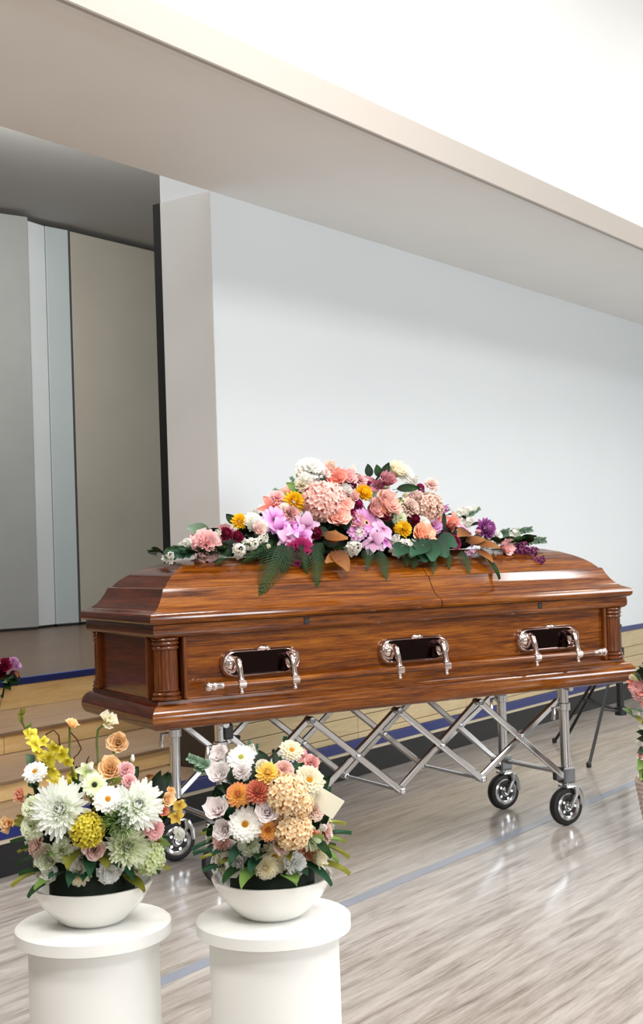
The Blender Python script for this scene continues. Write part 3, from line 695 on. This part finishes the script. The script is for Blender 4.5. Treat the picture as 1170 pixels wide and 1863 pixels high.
def stem(parent, pts, r, colour='stem', name='stem'):
    m = MB(); m.tube(pts, r, 6); return m.build(name, C_[colour], parent, 180)

# ------------------------------------------------------------------ spray on the casket lid
spray = thing('casket_spray', (1.0, .35, 1.132), 'long mound of pink, white, yellow and purple flowers with ferns atop the casket', 'flower arrangement')
TOP = [(290, 1000), (340, 968), (400, 945), (450, 922), (490, 900), (540, 858), (570, 836), (640, 840), (720, 840), (770, 858), (800, 890), (850, 918), (900, 945), (950, 972), (1000, 1000)]
def top_v(u):
    for (a, b), (c, d) in zip(TOP, TOP[1:]):
        if a <= u <= c: return b+(d-b)*(u-a)/(c-a)
    return 1000
def spray_pt(u, v, out=0):
    vt = top_v(u); vb = 1032-.03*(u-585)
    k = max(-.1, min(1.15, (v-vt)/max(25, vb-vt)))
    return at_y(u, v, .36-.20*max(0, k)**.7-out)
def spray_face(p):
    return Vector((rnd.uniform(-.35, .35)+(p.x-1.0)*.35, -1.0, .35+max(0, (p.z-1.2)*2.2)+rnd.uniform(-.25, .25)))
SPX = 480
SPRAY = [  # kind, colour, u, v, width px, centre
 ('cluster','white',340,990,34), ('carnation','pink',377,991,50), ('button','burgundy',411,971,26), ('button','burgundy',432,976,24), ('mum','yellow',436,948,26), ('pom','white',460,949,36),
 ('cluster','white',437,1000,36), ('cluster','white',458,990,40), ('cluster','white',478,982,34), ('tulip','palegreen',487,996,26),
 ('mauve_daisy','orchid',500,946,44), ('orchid','orchid',510,964,40), ('orchid','orchid',530,957,44), ('orchid','paleorchid',526,980,44), ('orchid','paleorchid',557,958,46), ('orchid','orchid',549,977,36), ('carnation','magenta',547,1000,50),
 ('lily','salmon',497,922,48), ('mum','yellow',535,912,36), ('carnation','dusty',530,934,36), ('carnation','white',567,853,50), ('tulip','cream',545,862,24), ('carnation','cream',549,881,26), ('rose','creampink',600,851,26), ('lily','dusty',569,893,36),
 ('rose','salmon',608,873,44), ('pom','white',626,893,34), ('hydrangea','blush',583,912,62), ('hydrangea','blush',602,903,44), ('bloom','peachrose',611,939,46), ('button','burgundy',640,882,24), ('pom','yellow',662,896,34),
 ('button','magenta',650,917,28), ('lily','dustylily',690,880,56), ('rose','cream',722,858,40), ('carnation','white',738,861,40), ('cluster','white',752,876,26), ('button','magenta',765,887,20), ('carnation','blush',786,880,26),
 ('tulip','cream',738,901,20), ('bloom','peachrose',704,917,48), ('rose','dusty',680,928,38), ('carnation','creampink',748,923,40), ('hydrangea','creampink',779,924,50), ('cluster','mauve',805,928,30),
 ('mauve_daisy','mauve',667,951,50), ('orchid','paleorchid',697,962,40), ('orchid','paleorchid',678,985,44), ('orchid','orchid',701,984,32), ('tulip','yellow',724,961,30), ('mum','yellow',734,962,30), ('carnation','palegreen',728,943,24),
 ('cluster','white',652,972,32), ('fine','white',647,996,30), ('fine','white',738,994,38), ('cluster','white',727,1000,26), ('bloom','peach',768,973,42), ('tulip','salmon',822,954,38), ('lily','salmon',826,948,36), ('button','burgundy',813,979,30),
 ('orchid','paleorchid',845,963,26), ('cluster','white',839,931,28), ('cluster','white',856,928,28), ('cluster','white',854,948,28), ('pom','purple',885,962,44), ('orchid','paleorchid',861,982,26), ('cluster','paleorchid',859,1005,22),
 ('rose','pink',919,995,36), ('fine','white',930,974,34), ('fine','white',950,982,30), ('fine','plum',945,1000,38), ('fine','plum',962,1006,34), ('fine','plum',980,1022,28), ('cluster','white',309,1012,26), ('fine','white',760,1000,28),
 ('carnation','white',480,955,22), ('carnation','white',590,862,34), ('cluster','white',640,858,30), ('rose','pink',632,870,34), ('pom','white',556,872,30), ('carnation','pink',655,872,28), ('rose','dustylily',705,875,34), ('rose','peachrose',625,920,34), ('button','magenta',640,935,26), ('pom','white',520,925,26), ('rose','dusty',648,950,30), ('carnation','blush',760,905,32), ('cluster','white',720,980,26), ('rose','peach',700,930,26), ('carnation','mauve',790,955,30), ('button','burgundy',575,970,28), ('mauve_daisy','mauve',650,965,34), ('rose','salmon',790,945,26), ('carnation','white',770,950,26), ('button','burgundy',755,945,24), ('carnation','pink',505,905,30), ('cluster','white',395,972,26), ('rose','blush',470,965,26), ('carnation','white',905,975,26), ('cluster','white',890,990,24), ('carnation','magenta',830,985,26), ('rose','dusty',640,905,26), ('button','burgundy',700,940,24), ('button','burgundy',790,985,28), ('tulip','pink',870,968,22),
]
for k, c, u, v, px in SPRAY:
    p = spray_pt(u, v, .02); r_ = px*.5/SPX*1.24
    put(spray, k, c, p, spray_face(p), r_)
# greenery: leaves packed between the flowers, front and back
for i in range(230):
    s = rnd.random(); u = 330+640*s; vt = top_v(u); v = vt+20+(1035-.03*(u-585)-vt-20)*rnd.random()**.7
    p = spray_pt(u, v, -.035)
    if i % 3 == 0: p = Vector((p.x+.1*rnd.uniform(-1, 1), .72-p.y, p.z))   # far slope of the mound
    out = Vector(((p.x-1.0)*.5+rnd.uniform(-.7, .7), (-1 if p.y < .37 else 1)*rnd.uniform(.4, 1), rnd.uniform(-.5, .9))).normalized()
    L = rnd.uniform(.06, .10)
    base = p-out*L*.55; tip = p+out*L*.45
    if tip.z < 1.14: tip.z = 1.14+rnd.uniform(0, .03)
    if base.z < 1.15: base.z = 1.15
    put_leaf(spray, 'leaf', 'dark' if rnd.random() < .6 else 'fern', base, tip, rnd.uniform(.03, .05), Vector((rnd.uniform(-.4, .4), out.y*.8, 1)))
# flowers on the far slope
for i in range(34):
    u = 400+520*i/33; p = spray_pt(u, top_v(u)+rnd.uniform(25, 110), 0); p = Vector((p.x, .66-p.y*.8, max(1.2, p.z)))
    put(spray, rnd.choice(['rose', 'pom', 'carnation', 'bloom']), rnd.choice(['white', 'pink', 'peachrose', 'dusty', 'magenta']), p, Vector((0, 1, .5)), rnd.uniform(.035, .05))
m = MB()
m.lathe([(.02, -.02), (.55, -.018), (.9, 0), (1, .12), (.92, .35), (.7, .62), (.4, .88), (.05, 1)], Matrix.Translation((1.0, .37, 1.134)) @ Matrix.Diagonal((.60, .125, .17, 1)), 32)
tag(m.build('foam_base', mat('dark_foam_green', (22, 34, 20), .9), spray, 60), 'dark green floral foam hidden in the mound')
def lid_z(y): 
    for (d0, z0), (d1, z1) in zip(LIDP[6:], LIDP[7:]):
        if d0 <= y <= d1: return z0+(z1-z0)*(y-d0)/(d1-d0)
    return 1.132 if y > .3 else .95
def on_lid(u, v, lift=.012):
    """the point of the lid's front slope seen there"""
    best = None
    for i in range(160):
        y = .02+.0021*i; p = at_y(u, v, y); e = abs(p.z-lid_z(y)-lift)
        if best is None or e < best[0]: best = (e, p)
    return best[1]
LN = Vector((0, -.75, .66))
for bu, bv, tu, tv, w in ((520,985,470,1086,.105), (530,990,515,1040,.08), (500,985,440,1022,.07), (572,985,577,1071,.078), (590,985,548,1030,.065), (690,998,704,1057,.066), (672,996,668,1036,.055), (838,1000,856,1044,.052), (786,1010,789,1042,.04), (760,1002,752,1034,.05), (545,985,560,1042,.07), (735,1000,742,1030,.05), (812,1000,818,1034,.05), (400,995,352,1018,.06), (420,998,392,1026,.05), (870,1000,884,1022,.04)):
    b0 = spray_pt(bu, bv, .03); t0 = on_lid(tu, tv)
    put_leaf(spray, 'fern', 'fern', b0, t0, w, LN)
for bu, bv, tu, tv, w, c in ((775,985,745,1022,.05,'ivy'), (780,980,782,1028,.055,'ivy'), (790,985,812,1018,.05,'ivy'), (760,985,758,1010,.045,'ivy'), (800,975,828,1000,.045,'ivy'), (770,1000,770,1026,.045,'ivy'), (735,990,720,1018,.04,'ivy'),
                             (590,975,630,988,.035,'brown'), (600,985,612,968,.03,'brown'), (610,1002,630,1046,.04,'brown'), (622,1008,592,1032,.034,'brown'), (850,965,828,985,.035,'brown'), (862,985,905,1006,.035,'brown'), (870,1000,892,1030,.03,'brown'), (884,1015,906,1058,.022,'fern'), (850,985,880,988,.03,'brown')):
    b0 = spray_pt(bu, bv, .045); t0 = on_lid(tu, tv, .02) if tv > 1022 else spray_pt(tu, tv, .05)
    put_leaf(spray, 'round_leaf' if c in ('ivy', 'brown') else 'leaf', c, b0, t0, w, LN+Vector((rnd.uniform(-.3, .3), 0, rnd.uniform(-.3, .3))), CNAME.get(c, c)+' leaf')
for bu, bv, tu, tv, w, c, k in ((378,968,341,962,.032,'sage','round_leaf'), (672,868,668,845,.03,'dark','leaf'), (690,868,684,846,.03,'fern','leaf'), (694,872,706,844,.03,'dark','leaf'), (722,890,762,890,.03,'fern','leaf'), (800,965,806,935,.03,'dark','leaf'), (735,925,722,906,.025,'grass','leaf'),
                             (430,955,412,938,.03,'dark','leaf'), (620,955,640,948,.04,'dark','leaf'), (575,965,600,975,.04,'dark','leaf'), (660,880,640,862,.03,'fern','leaf'), (590,862,580,880,.03,'dark','leaf'), (545,895,520,880,.03,'grass','leaf'), (350,1005,296,1012,.05,'ivy','sprig'), (350,1002,312,998,.04,'fern','sprig'), (900,975,965,965,.04,'sage','sprig'), (930,985,990,985,.045,'sage','sprig'), (850,940,872,925,.03,'sage','sprig'), (520,905,497,890,.03,'sage','sprig'), (545,890,528,868,.03,'sage','sprig')):
    put_leaf(spray, k, c, spray_pt(bu, bv, .01), spray_pt(tu, tv, .03), w, Vector((rnd.uniform(-.3, .3), -1, .3)), CNAME.get(c, c)+' '+('sprig' if k == 'sprig' else 'leaf'))

# ------------------------------------------------------------------ two arrangements on white pedestals in front
PEDM = mat('white_pedestal_paint', (236, 235, 231), .4)
BOWLM = mat('white_ceramic', (238, 236, 230), .2, coat=.5)
def pedestal(c, label):
    t = thing('pedestal', (c.x, c.y, 0), label, 'pedestal')
    m = MB(); m.lathe([(.15, 0), (.155, .004), (.155, .03), (.135, .036), (.13, .04), (.13, .385), (.135, .39)], Matrix.Translation((c.x, c.y, 0)), 40); m.build('column', PEDM, t, 40)
    m = MB(); m.lathe([(.14, .3905), (.155, .394), (.155, .416), (.15, .42)], Matrix.Translation((c.x, c.y, 0)), 40); m.build('top_plate', PEDM, t, 40)
def bouquet(c, label):
    t = thing('flower_arrangement', (c.x, c.y, .4205), label, 'flower arrangement')
    m = MB(); m.lathe([(.05, .4205), (.06, .423), (.07, .43), (.10, .46), (.118, .49), (.122, .50), (.116, .50), (.095, .47), (.02, .455)], Matrix.Translation((c.x, c.y, 0)), 36); tag(m.build('bowl', BOWLM, t, 50), 'white ceramic bowl')
    m = MB(); m.lathe([(.03, .456), (.085, .475), (.085, .51), (.075, .56), (.05, .60), (.01, .61)], Matrix.Translation((c.x, c.y, 0)), 24); tag(m.build('foam_base', MATS['dark_foam_green'], t, 50), 'dark green floral foam')
    return t
def bq_pt(D, uc, vc, ru, rv, u, v, out=0):
    q = ((u-uc)/ru)**2+((v-vc)/rv)**2
    return at(u, v, D-.13*math.sqrt(max(0, 1-q))-out)
def fill(t, D, uc, vc, ru, rv, c, flowers, scale=1.0):
    for k, col, u, v, px, *ce in flowers:
        p = bq_pt(D, uc, vc, ru, rv, u, v, .01); r_ = px*.5*D*.95/FPX*1.1
        out = (p-c).normalized()*.9+(CAM-p).normalized()*.8+Vector((rnd.uniform(-.2, .2), 0, rnd.uniform(-.2, .2)))
        put(t, k, col, p, out, r_, centre=ce[0] if ce else None)
    for i in range(44):      # leaves hanging over the rim of the bowl
        a = 2*PI*i/44+rnd.uniform(-.1, .1); d = Vector((math.cos(a), math.sin(a), 0)); b0 = Vector((c.x, c.y, .53+rnd.uniform(-.01, .07)))+d*.085
        put_leaf(t, 'leaf', rnd.choice(['fern', 'grass', 'ivy', 'olive']), b0, b0+d*rnd.uniform(.05, .08)+Vector((0, 0, rnd.uniform(-.045, .0))), rnd.uniform(.02, .03), Vector((d.x*.3, d.y*.3, 1)))
    for i in range(22):      # lower ring of flowers, all round
        a = 2*PI*(i+.5)/22; d = Vector((math.cos(a), math.sin(a), .15)); p = Vector((c.x, c.y, .525+.045*(i % 2)))+d*(.105+.01*(i % 2))
        put(t, ('rose', 'carnation', 'mum')[i % 3], ('white', 'palegreen', 'cream', 'blush')[i % 4], p, d, .026)
def foliage(t, D, uc, vc, ru, rv, c, n, cols):
    for i in range(n):
        a = rnd.uniform(0, 6.28); q = .85*math.sqrt(rnd.random()); u = uc+ru*q*math.cos(a); v = vc+rv*q*(math.sin(a) if math.sin(a) > 0 else .7*math.sin(a))
        p = bq_pt(D, uc, vc, ru, rv, u, v, -.045)
        if i % 3 == 0: p = p+_f*(2*.13*math.sqrt(max(0, 1-q*q)))
        out = ((p-c).normalized()+Vector((rnd.uniform(-.5, .5), rnd.uniform(-.5, .5), rnd.uniform(-.3, .6)))).normalized(); L = rnd.uniform(.04, .07)
        put_leaf(t, 'leaf', rnd.choice(cols), p-out*L*.7, p+out*L*.3, rnd.uniform(.018, .03), Vector((rnd.uniform(-1, 1), -1, 1)))

D1 = 2.62
c1 = at(165, 1500, D1); c1.z = .56
pedestal(c1, 'white round pedestal under the white and yellow arrangement at left')
bq1 = bouquet(c1, 'arrangement of big white chrysanthemums, yellow orchids and tall peach poppies at lower left')
A1 = (D1, 165, 1480, 175, 110)
foliage(bq1, *A1, c1, 110, ['dark', 'fern', 'olive'])
fill(bq1, *A1, c1, [
 ('spider','purewhite',109,1472,104), ('spider','purewhite',251,1464,96), ('daisy','white',196,1455,54,'goldcentre'), ('mauve_daisy','palegreen',172,1428,44,'darkcentre'), ('daisy','white',64,1405,46,'goldcentre'), ('alstro','palegreen',157,1402,38),
 ('tulip','white',165,1398,26), ('carnation','palegreen',58,1468,44), ('carnation','palegreen',57,1504,46), ('fuzz','grass',218,1492,66), ('hydrangea','limeyellow',158,1510,62), ('spider','palegreen',232,1540,80),
 ('rose','apricot',304,1455,30), ('orchid','goldorchid',326,1464,30), ('orchid','goldorchid',320,1485,32), ('rose','coral',296,1476,24), ('carnation','pink',281,1508,40), ('button','white',326,1518,32), ('poppy','apricot',310,1440,22),
 ('carnation','pink',231,1400,32), ('carnation','pink',236,1420,28), ('rose','white',150,1560,60), ('rose','palegreen',90,1560,56), ('carnation','white',200,1580,54), ('hydrangea','palegreen',270,1560,60)])
def up_flower(t, D, kind, col, u, v, px, foot, face=None, squash=1):
    p = at(u, v, D); put(t, kind, col, p, face if face else (CAM-p).normalized()*.8+Vector((rnd.uniform(-.4, .4), 0, rnd.uniform(0, .6))), px*.5*D/FPX*1.12, squash=squash)
    if foot:
        pts = [at(a, b, D+.015) for a, b in foot]+[]
        stem(t, [p+Vector((0, .012, -.004))]+pts, .0024)
up_flower(bq1, D1-.02, 'poppy', 'cream', 196, 1312, 40, [(178, 1328), (176, 1350), (180, 1400), (184, 1450)])
up_flower(bq1, D1-.03, 'bloom', 'apricot', 214, 1351, 38, [(206, 1372), (196, 1410), (192, 1450)])
up_flower(bq1, D1, 'poppy', 'apricot', 130, 1319, 30, [(127, 1335), (126, 1370), (132, 1400), (137, 1440)], Vector((.3, -.5, 1)))
up_flower(bq1, D1-.06, 'bloom', 'apricot', 200, 1399, 44, [(196, 1420), (192, 1450)])
up_flower(bq1, D1-.01, 'tulip', 'white', 241, 1380, 20, [(244, 1398), (240, 1430)], Vector((.1, -.1, 1)))
up_flower(bq1, D1-.02, 'poppy', 'peach', 38, 1447, 34, [(50, 1465), (70, 1490)], Vector((-1, -.5, .2)))
up_flower(bq1, D1-.06, 'poppy', 'apricot', 16, 1499, 38, [(30, 1502), (60, 1510), (90, 1520)], Vector((-1, -.6, .2)))
for u, v, px in ((57,1336,28), (64,1354,32), (99,1360,28), (112,1372,30), (87,1381,34), (102,1424,34), (124,1387,24), (132,1408,24), (78,1348,22), (95,1402,32), (72,1372,26), (108,1440,28), (128,1425,24)):
    p = at(u, v, D1+rnd.uniform(-.02, .03)); put(bq1, 'orchid', 'limeyellow', p, (CAM-p).normalized()+Vector((rnd.uniform(-.8, .8), rnd.uniform(-.3, .3), rnd.uniform(-.6, .6))), px*.5*D1/FPX*1.15)
stem(bq1, [at(u, v, D1+.02) for u, v in ((39, 1290), (36, 1305), (48, 1330), (70, 1365), (95, 1410), (115, 1460))], .0022, 'olive', 'twig')
stem(bq1, [at(u, v, D1+.02) for u, v in ((78, 1395), (74, 1360), (84, 1336), (98, 1328), (107, 1338), (109, 1358), (104, 1380))], .0016, 'twig', 'twig')
stem(bq1, [at(u, v, D1+.02) for u, v in ((128, 1332), (140, 1345), (148, 1362), (142, 1372), (135, 1378), (130, 1420))], .0014, 'twig', 'twig')
stem(bq1, [at(u, v, D1) for u, v in ((246, 1420), (258, 1424), (268, 1414), (278, 1410))], .0014, 'twig', 'twig')
stem(bq1, [at(u, v, D1) for u, v in ((160, 1440), (160, 1400), (158, 1385), (162, 1376))], .0014, 'twig', 'twig')
for bu, bv, tu, tv, w, c in ((36,1303,44,1284,.010,'olive'), (40,1315,30,1298,.010,'olive'), (46,1325,56,1312,.012,'grass'), (52,1335,40,1330,.012,'limeyellow'), (265,1415,283,1412,.008,'brown'), (250,1422,262,1430,.008,'brown'), (60,1390,45,1372,.02,'sage'), (70,1420,50,1430,.02,'fern'), (140,1440,160,1420,.015,'dark'), (215,1450,222,1430,.02,'olive'), (205,1445,200,1425,.02,'olive')):
    put_leaf(bq1, 'leaf', c, at(bu, bv, D1), at(tu, tv, D1-.01), w, Vector((rnd.uniform(-.5, .5), -1, .3)), CNAME.get(c, c)+' leaf')

D2 = 2.62
c2 = at(492, 1500, D2); c2.z = .56
pedestal(c2, 'white round pedestal under the cream and peach arrangement')
bq2 = bouquet(c2, 'dense arrangement of white daisies, lilac roses and peach hydrangeas in front of the trolley')
A2 = (D2, 490, 1465, 125, 115)
foliage(bq2, *A2, c2, 110, ['dark', 'dark', 'fern', 'ivy'])
fill(bq2, *A2, c2, [
 ('rose','lilacwhite',400,1373,40), ('daisy','white',439,1379,52,'limecentre'), ('carnation','lilacwhite',440,1402,34), ('rose','lilacwhite',400,1409,48), ('daisy','cream',530,1366,46,'goldcentre'), ('cluster','white',458,1363,28), ('lily','dusty',556,1378,36), ('rose','dusty',566,1390,34),
 ('mum','softyellow',487,1407,44), ('carnation','cream',478,1392,26), ('carnation','peachrose',517,1399,36), ('daisy','cream',562,1420,60,'goldcentre'), ('mum','yellowpink',434,1446,46), ('mum','coral',469,1440,46), ('hydrangea','creampeach',521,1446,72), ('hydrangea','creampeach',545,1462,48),
 ('hydrangea','creampeach',533,1509,70), ('rose','lilacwhite',396,1474,50), ('bloom','lilacwhite',487,1477,44), ('daisy','white',447,1500,64,'goldcentre'), ('mum','yellowpink',488,1511,38), ('carnation','creampink',572,1474,40), ('tulip','white',588,1506,36), ('tulip','salmon',573,1516,32),
 ('rose','lilacwhite',408,1509,44), ('button','burgundy',505,1425,22), ('rose','white',430,1555,58), ('daisy','cream',500,1560,60,'goldcentre'), ('carnation','peach',560,1555,48), ('rose','lilacwhite',470,1590,50), ('carnation','cream',535,1590,46)])
for bu, bv, tu, tv, w, c, k in ((392,1400,339,1377,.030,'sage','sprig'), (400,1412,352,1398,.024,'sage','sprig'), (520,1375,518,1338,.016,'ivy','sprig'), (455,1370,452,1346,.02,'sage','sprig'), (464,1372,468,1352,.016,'sage','sprig'), (410,1430,385,1448,.02,'dark','leaf'), (430,1420,455,1425,.02,'ivy','leaf'), (465,1418,480,1424,.02,'dark','leaf'), (560,1440,575,1450,.016,'dark','leaf'), (395,1500,375,1520,.02,'dark','leaf')):
    put_leaf(bq2, k, c, at(bu, bv, D2-.03), at(tu, tv, D2-.03), w, Vector((rnd.uniform(-.4, .4), -1, .3)), CNAME.get(c, c)+' '+('sprig' if k == 'sprig' else 'leaf'))
# the card tucked into it
q = [at(580, 1430, D2-.11), at(627, 1458, D2-.13), at(605, 1490, D2-.12), at(562, 1464, D2-.10)]
nrm = (q[1]-q[0]).cross(q[3]-q[0]).normalized()*.0008
m = MB(); m.add(q+[p+nrm for p in q], [(0, 1, 2, 3), (7, 6, 5, 4), (0, 4, 5, 1), (1, 5, 6, 2), (2, 6, 7, 3), (3, 7, 4, 0)])
card = m.build('card_envelope', mat('cream_paper', (240, 238, 218), .7)); tag(card, 'plain cream card envelope tucked into the right side of the peach arrangement', 'card')

# ------------------------------------------------------------------ bouquet at the left edge, standing on the top step
P3 = rm(1.10, 2.05, .37)
t3 = thing('flower_arrangement', P3, 'crimson and lilac bouquet with dark leaves, cut by the left edge of the photo', 'flower arrangement')
P3 = at(-38, 1290, 6.9); P3.z = .3705
t3.location = P3; WORLD[t3.name] = Matrix.Translation(P3)
m = MB(); m.lathe([(.05, 0), (.065, .01), (.06, .06), (.045, .10), (.05, .12)], Matrix.Translation(P3), 24); m.build('vase', BOWLM, t3, 50)
for u, v, k, c, px in ((8,1213,'rose','burgundy',30), (24,1203,'carnation','mauve',18), (30,1211,'carnation','orchid',18), (2,1228,'rose','burgundy',26), (24,1226,'button','plum',16), (-12,1205,'carnation','orchid',26), (-14,1225,'rose','magenta',28), (-32,1210,'rose','burgundy',30), (-40,1230,'carnation','mauve',28), (-55,1218,'rose','pink',28), (-25,1190,'carnation','mauve',26), (4,1234,'cluster','palegreen',12)):
    p = at(u, v, 6.82+abs(u+20)*.001); put(t3, k, c, p, (CAM-p).normalized()+Vector((rnd.uniform(-.3, .3), 0, .5)), px*.5*6.9/FPX*1.15)
for bu, bv, tu, tv, w, c in ((12,1228,30,1250,.04,'fern'), (15,1235,38,1236,.035,'dark'), (0,1240,20,1258,.045,'fern'), (-5,1240,6,1272,.04,'dark'), (8,1238,36,1246,.04,'fern'), (-5,1235,14,1245,.05,'grass'), (-20,1240,2,1256,.05,'dark'), (-30,1240,-40,1272,.05,'fern'), (-50,1230,-80,1250,.05,'fern'), (-40,1245,-12,1262,.05,'dark'), (-15,1235,4,1240,.06,'fern'), (28,1220,36,1240,.02,'brown'), (-6,1245,0,1290,.035,'dark')):
    put_leaf(t3, 'leaf', c, at(bu, bv, 6.84), at(tu, tv, 6.8), w, Vector((rnd.uniform(-.4, .4), -1, .4)))
stem(t3, [P3+Vector((0, 0, .10)), at(-30, 1255, 6.9), at(-20, 1230, 6.9)], .02, 'dark', 'stem_bunch')

# ------------------------------------------------------------------ tripod stand and arrangement at the right edge
STANDM = mat('black_stand_metal', (18, 18, 20), .4)
tc = Vector((3.232, 1.353, 0))
stand = thing('tripod_stand', tc, 'thin black metal tripod stand behind the right end of the casket', 'stand')
m = MB(); m.lathe([(.014, .20), (.020, .205), (.020, .66), (.014, .665)], Matrix.Translation(tc), 14); m.lathe([(.02, .20), (.032, .203), (.032, .245), (.02, .25)], Matrix.Translation(tc), 14); m.build('post', STANDM, stand, 40)
m = MB(); m.lathe([(.018, .52), (.032, .525), (.032, .565), (.018, .57)], Matrix.Translation(tc), 14); m.build('collar', STANDM, stand, 40)
f1 = Vector((2.786, 1.108, 0)); R0 = f1-tc
for k in range(3):
    d = Matrix.Rotation(math.radians((0, 247, 238)[k]), 3, 'Z') @ R0
    top = tc+d*.07+Vector((0, 0, .545)); foot = tc+d+Vector((0, 0, .008)); mid = top.lerp(foot, .52)
    m = MB(); m.tube([top, foot], .0085, 8); lg = m.build('leg', STANDM, stand, 40)
    m = MB(); m.tube([tc+d*.05+Vector((0, 0, .225)), mid], .007, 8); m.build('brace', STANDM, lg, 40)
    m = MB(); m.lathe([(.010, 0), (.013, .004), (.013, .022), (.008, .028)], Matrix.Translation((foot.x, foot.y, 0)), 10); m.build('foot', TYRE, lg, 40)
m = MB(); m.lathe([(.012, .6655), (.024, .668), (.024, .690), (.012, .694)], Matrix.Translation(tc), 14); m.build('top_cap', STANDM, stand, 40)

D4 = 5.0
P4 = at(1220, 1445, D4); P4.z = 0
t4 = thing('flower_arrangement', P4, 'pink and cream arrangement in a whitewashed basket, cut by the right edge of the photo', 'flower arrangement')
m = MB(); 
prof = [(.085, 0), (.095, .004)]
for i in range(12): prof += [(.095+.003*i, .012+.018*i), (.101+.003*i, .020+.018*i)]
prof += [(.125, .235), (.10, .22), (.09, .03)]
m.lathe(prof, Matrix.Translation(P4), 30); tag(m.build('basket', mat('whitewashed_wicker', (206, 188, 178), .7, bump=.3, bscale=90, var=.15, vscale=30), t4, 50), 'whitewashed wicker basket')
m = MB(); m.tube([P4+Vector((0, 0, .2)), P4+Vector((.01, 0, .4)), at(1192, 1260, D4)], [.03, .02, .012], 8); m.build('stem_bunch', C_['dark'], t4, 40)
for u, v, k, c, px in ((1158,1250,'carnation','pink',26), (1152,1243,'lily','salmon',24), (1164,1262,'carnation','dusty',26), (1168,1255,'rose','salmon',24), (1150,1232,'button','cream',14), (1156,1237,'cluster','cream',16), (1180,1240,'rose','pink',34), (1185,1275,'carnation','salmon',34), (1170,1272,'cluster','cream',18), (1195,1300,'hydrangea','white',50), (1168,1300,'cluster','white',20), (1166,1325,'cluster','purewhite',20), (1190,1340,'rose','cream',44), (1215,1250,'rose','salmon',40), (1220,1290,'carnation','white',46), (1163,1350,'cluster','white',18), (1168,1372,'rose','blush',24)):
    p = at(u, v, D4-.02); put(t4, k, c, p, (CAM-p).normalized()+Vector((rnd.uniform(-.5, .3), 0, rnd.uniform(-.2, .5))), px*.5*D4/FPX*1.15)
for bu, bv, tu, tv, w, c in ((1172,1228,1154,1222,.03,'dark'), (1175,1235,1160,1212,.03,'dark'), (1180,1228,1166,1206,.035,'dark'), (1165,1240,1148,1226,.02,'grass'), (1178,1245,1162,1232,.04,'dark'), (1174,1300,1144,1290,.012,'sage'), (1150,1298,1132,1288,.012,'grass'), (1155,1302,1168,1318,.02,'olive'), (1174,1336,1155,1332,.022,'dark'), (1176,1346,1156,1345,.022,'dark'), (1172,1378,1158,1402,.035,'grass'), (1176,1390,1162,1420,.045,'grass'), (1180,1400,1170,1436,.045,'fern'), (1172,1360,1158,1372,.02,'ivy'), (1200,1360,1180,1420,.05,'fern'), (1185,1320,1172,1340,.03,'dark')):
    put_leaf(t4, 'leaf', c, at(bu, bv, D4-.02), at(tu, tv, D4-.05), w, Vector((rnd.uniform(-.4, .4), -1, .4)))
stem(t4, [at(1178, 1322, D4), at(1162, 1308, D4-.02), at(1145, 1297, D4-.02), at(1133, 1289, D4-.02)], .004, 'sage', 'branch')
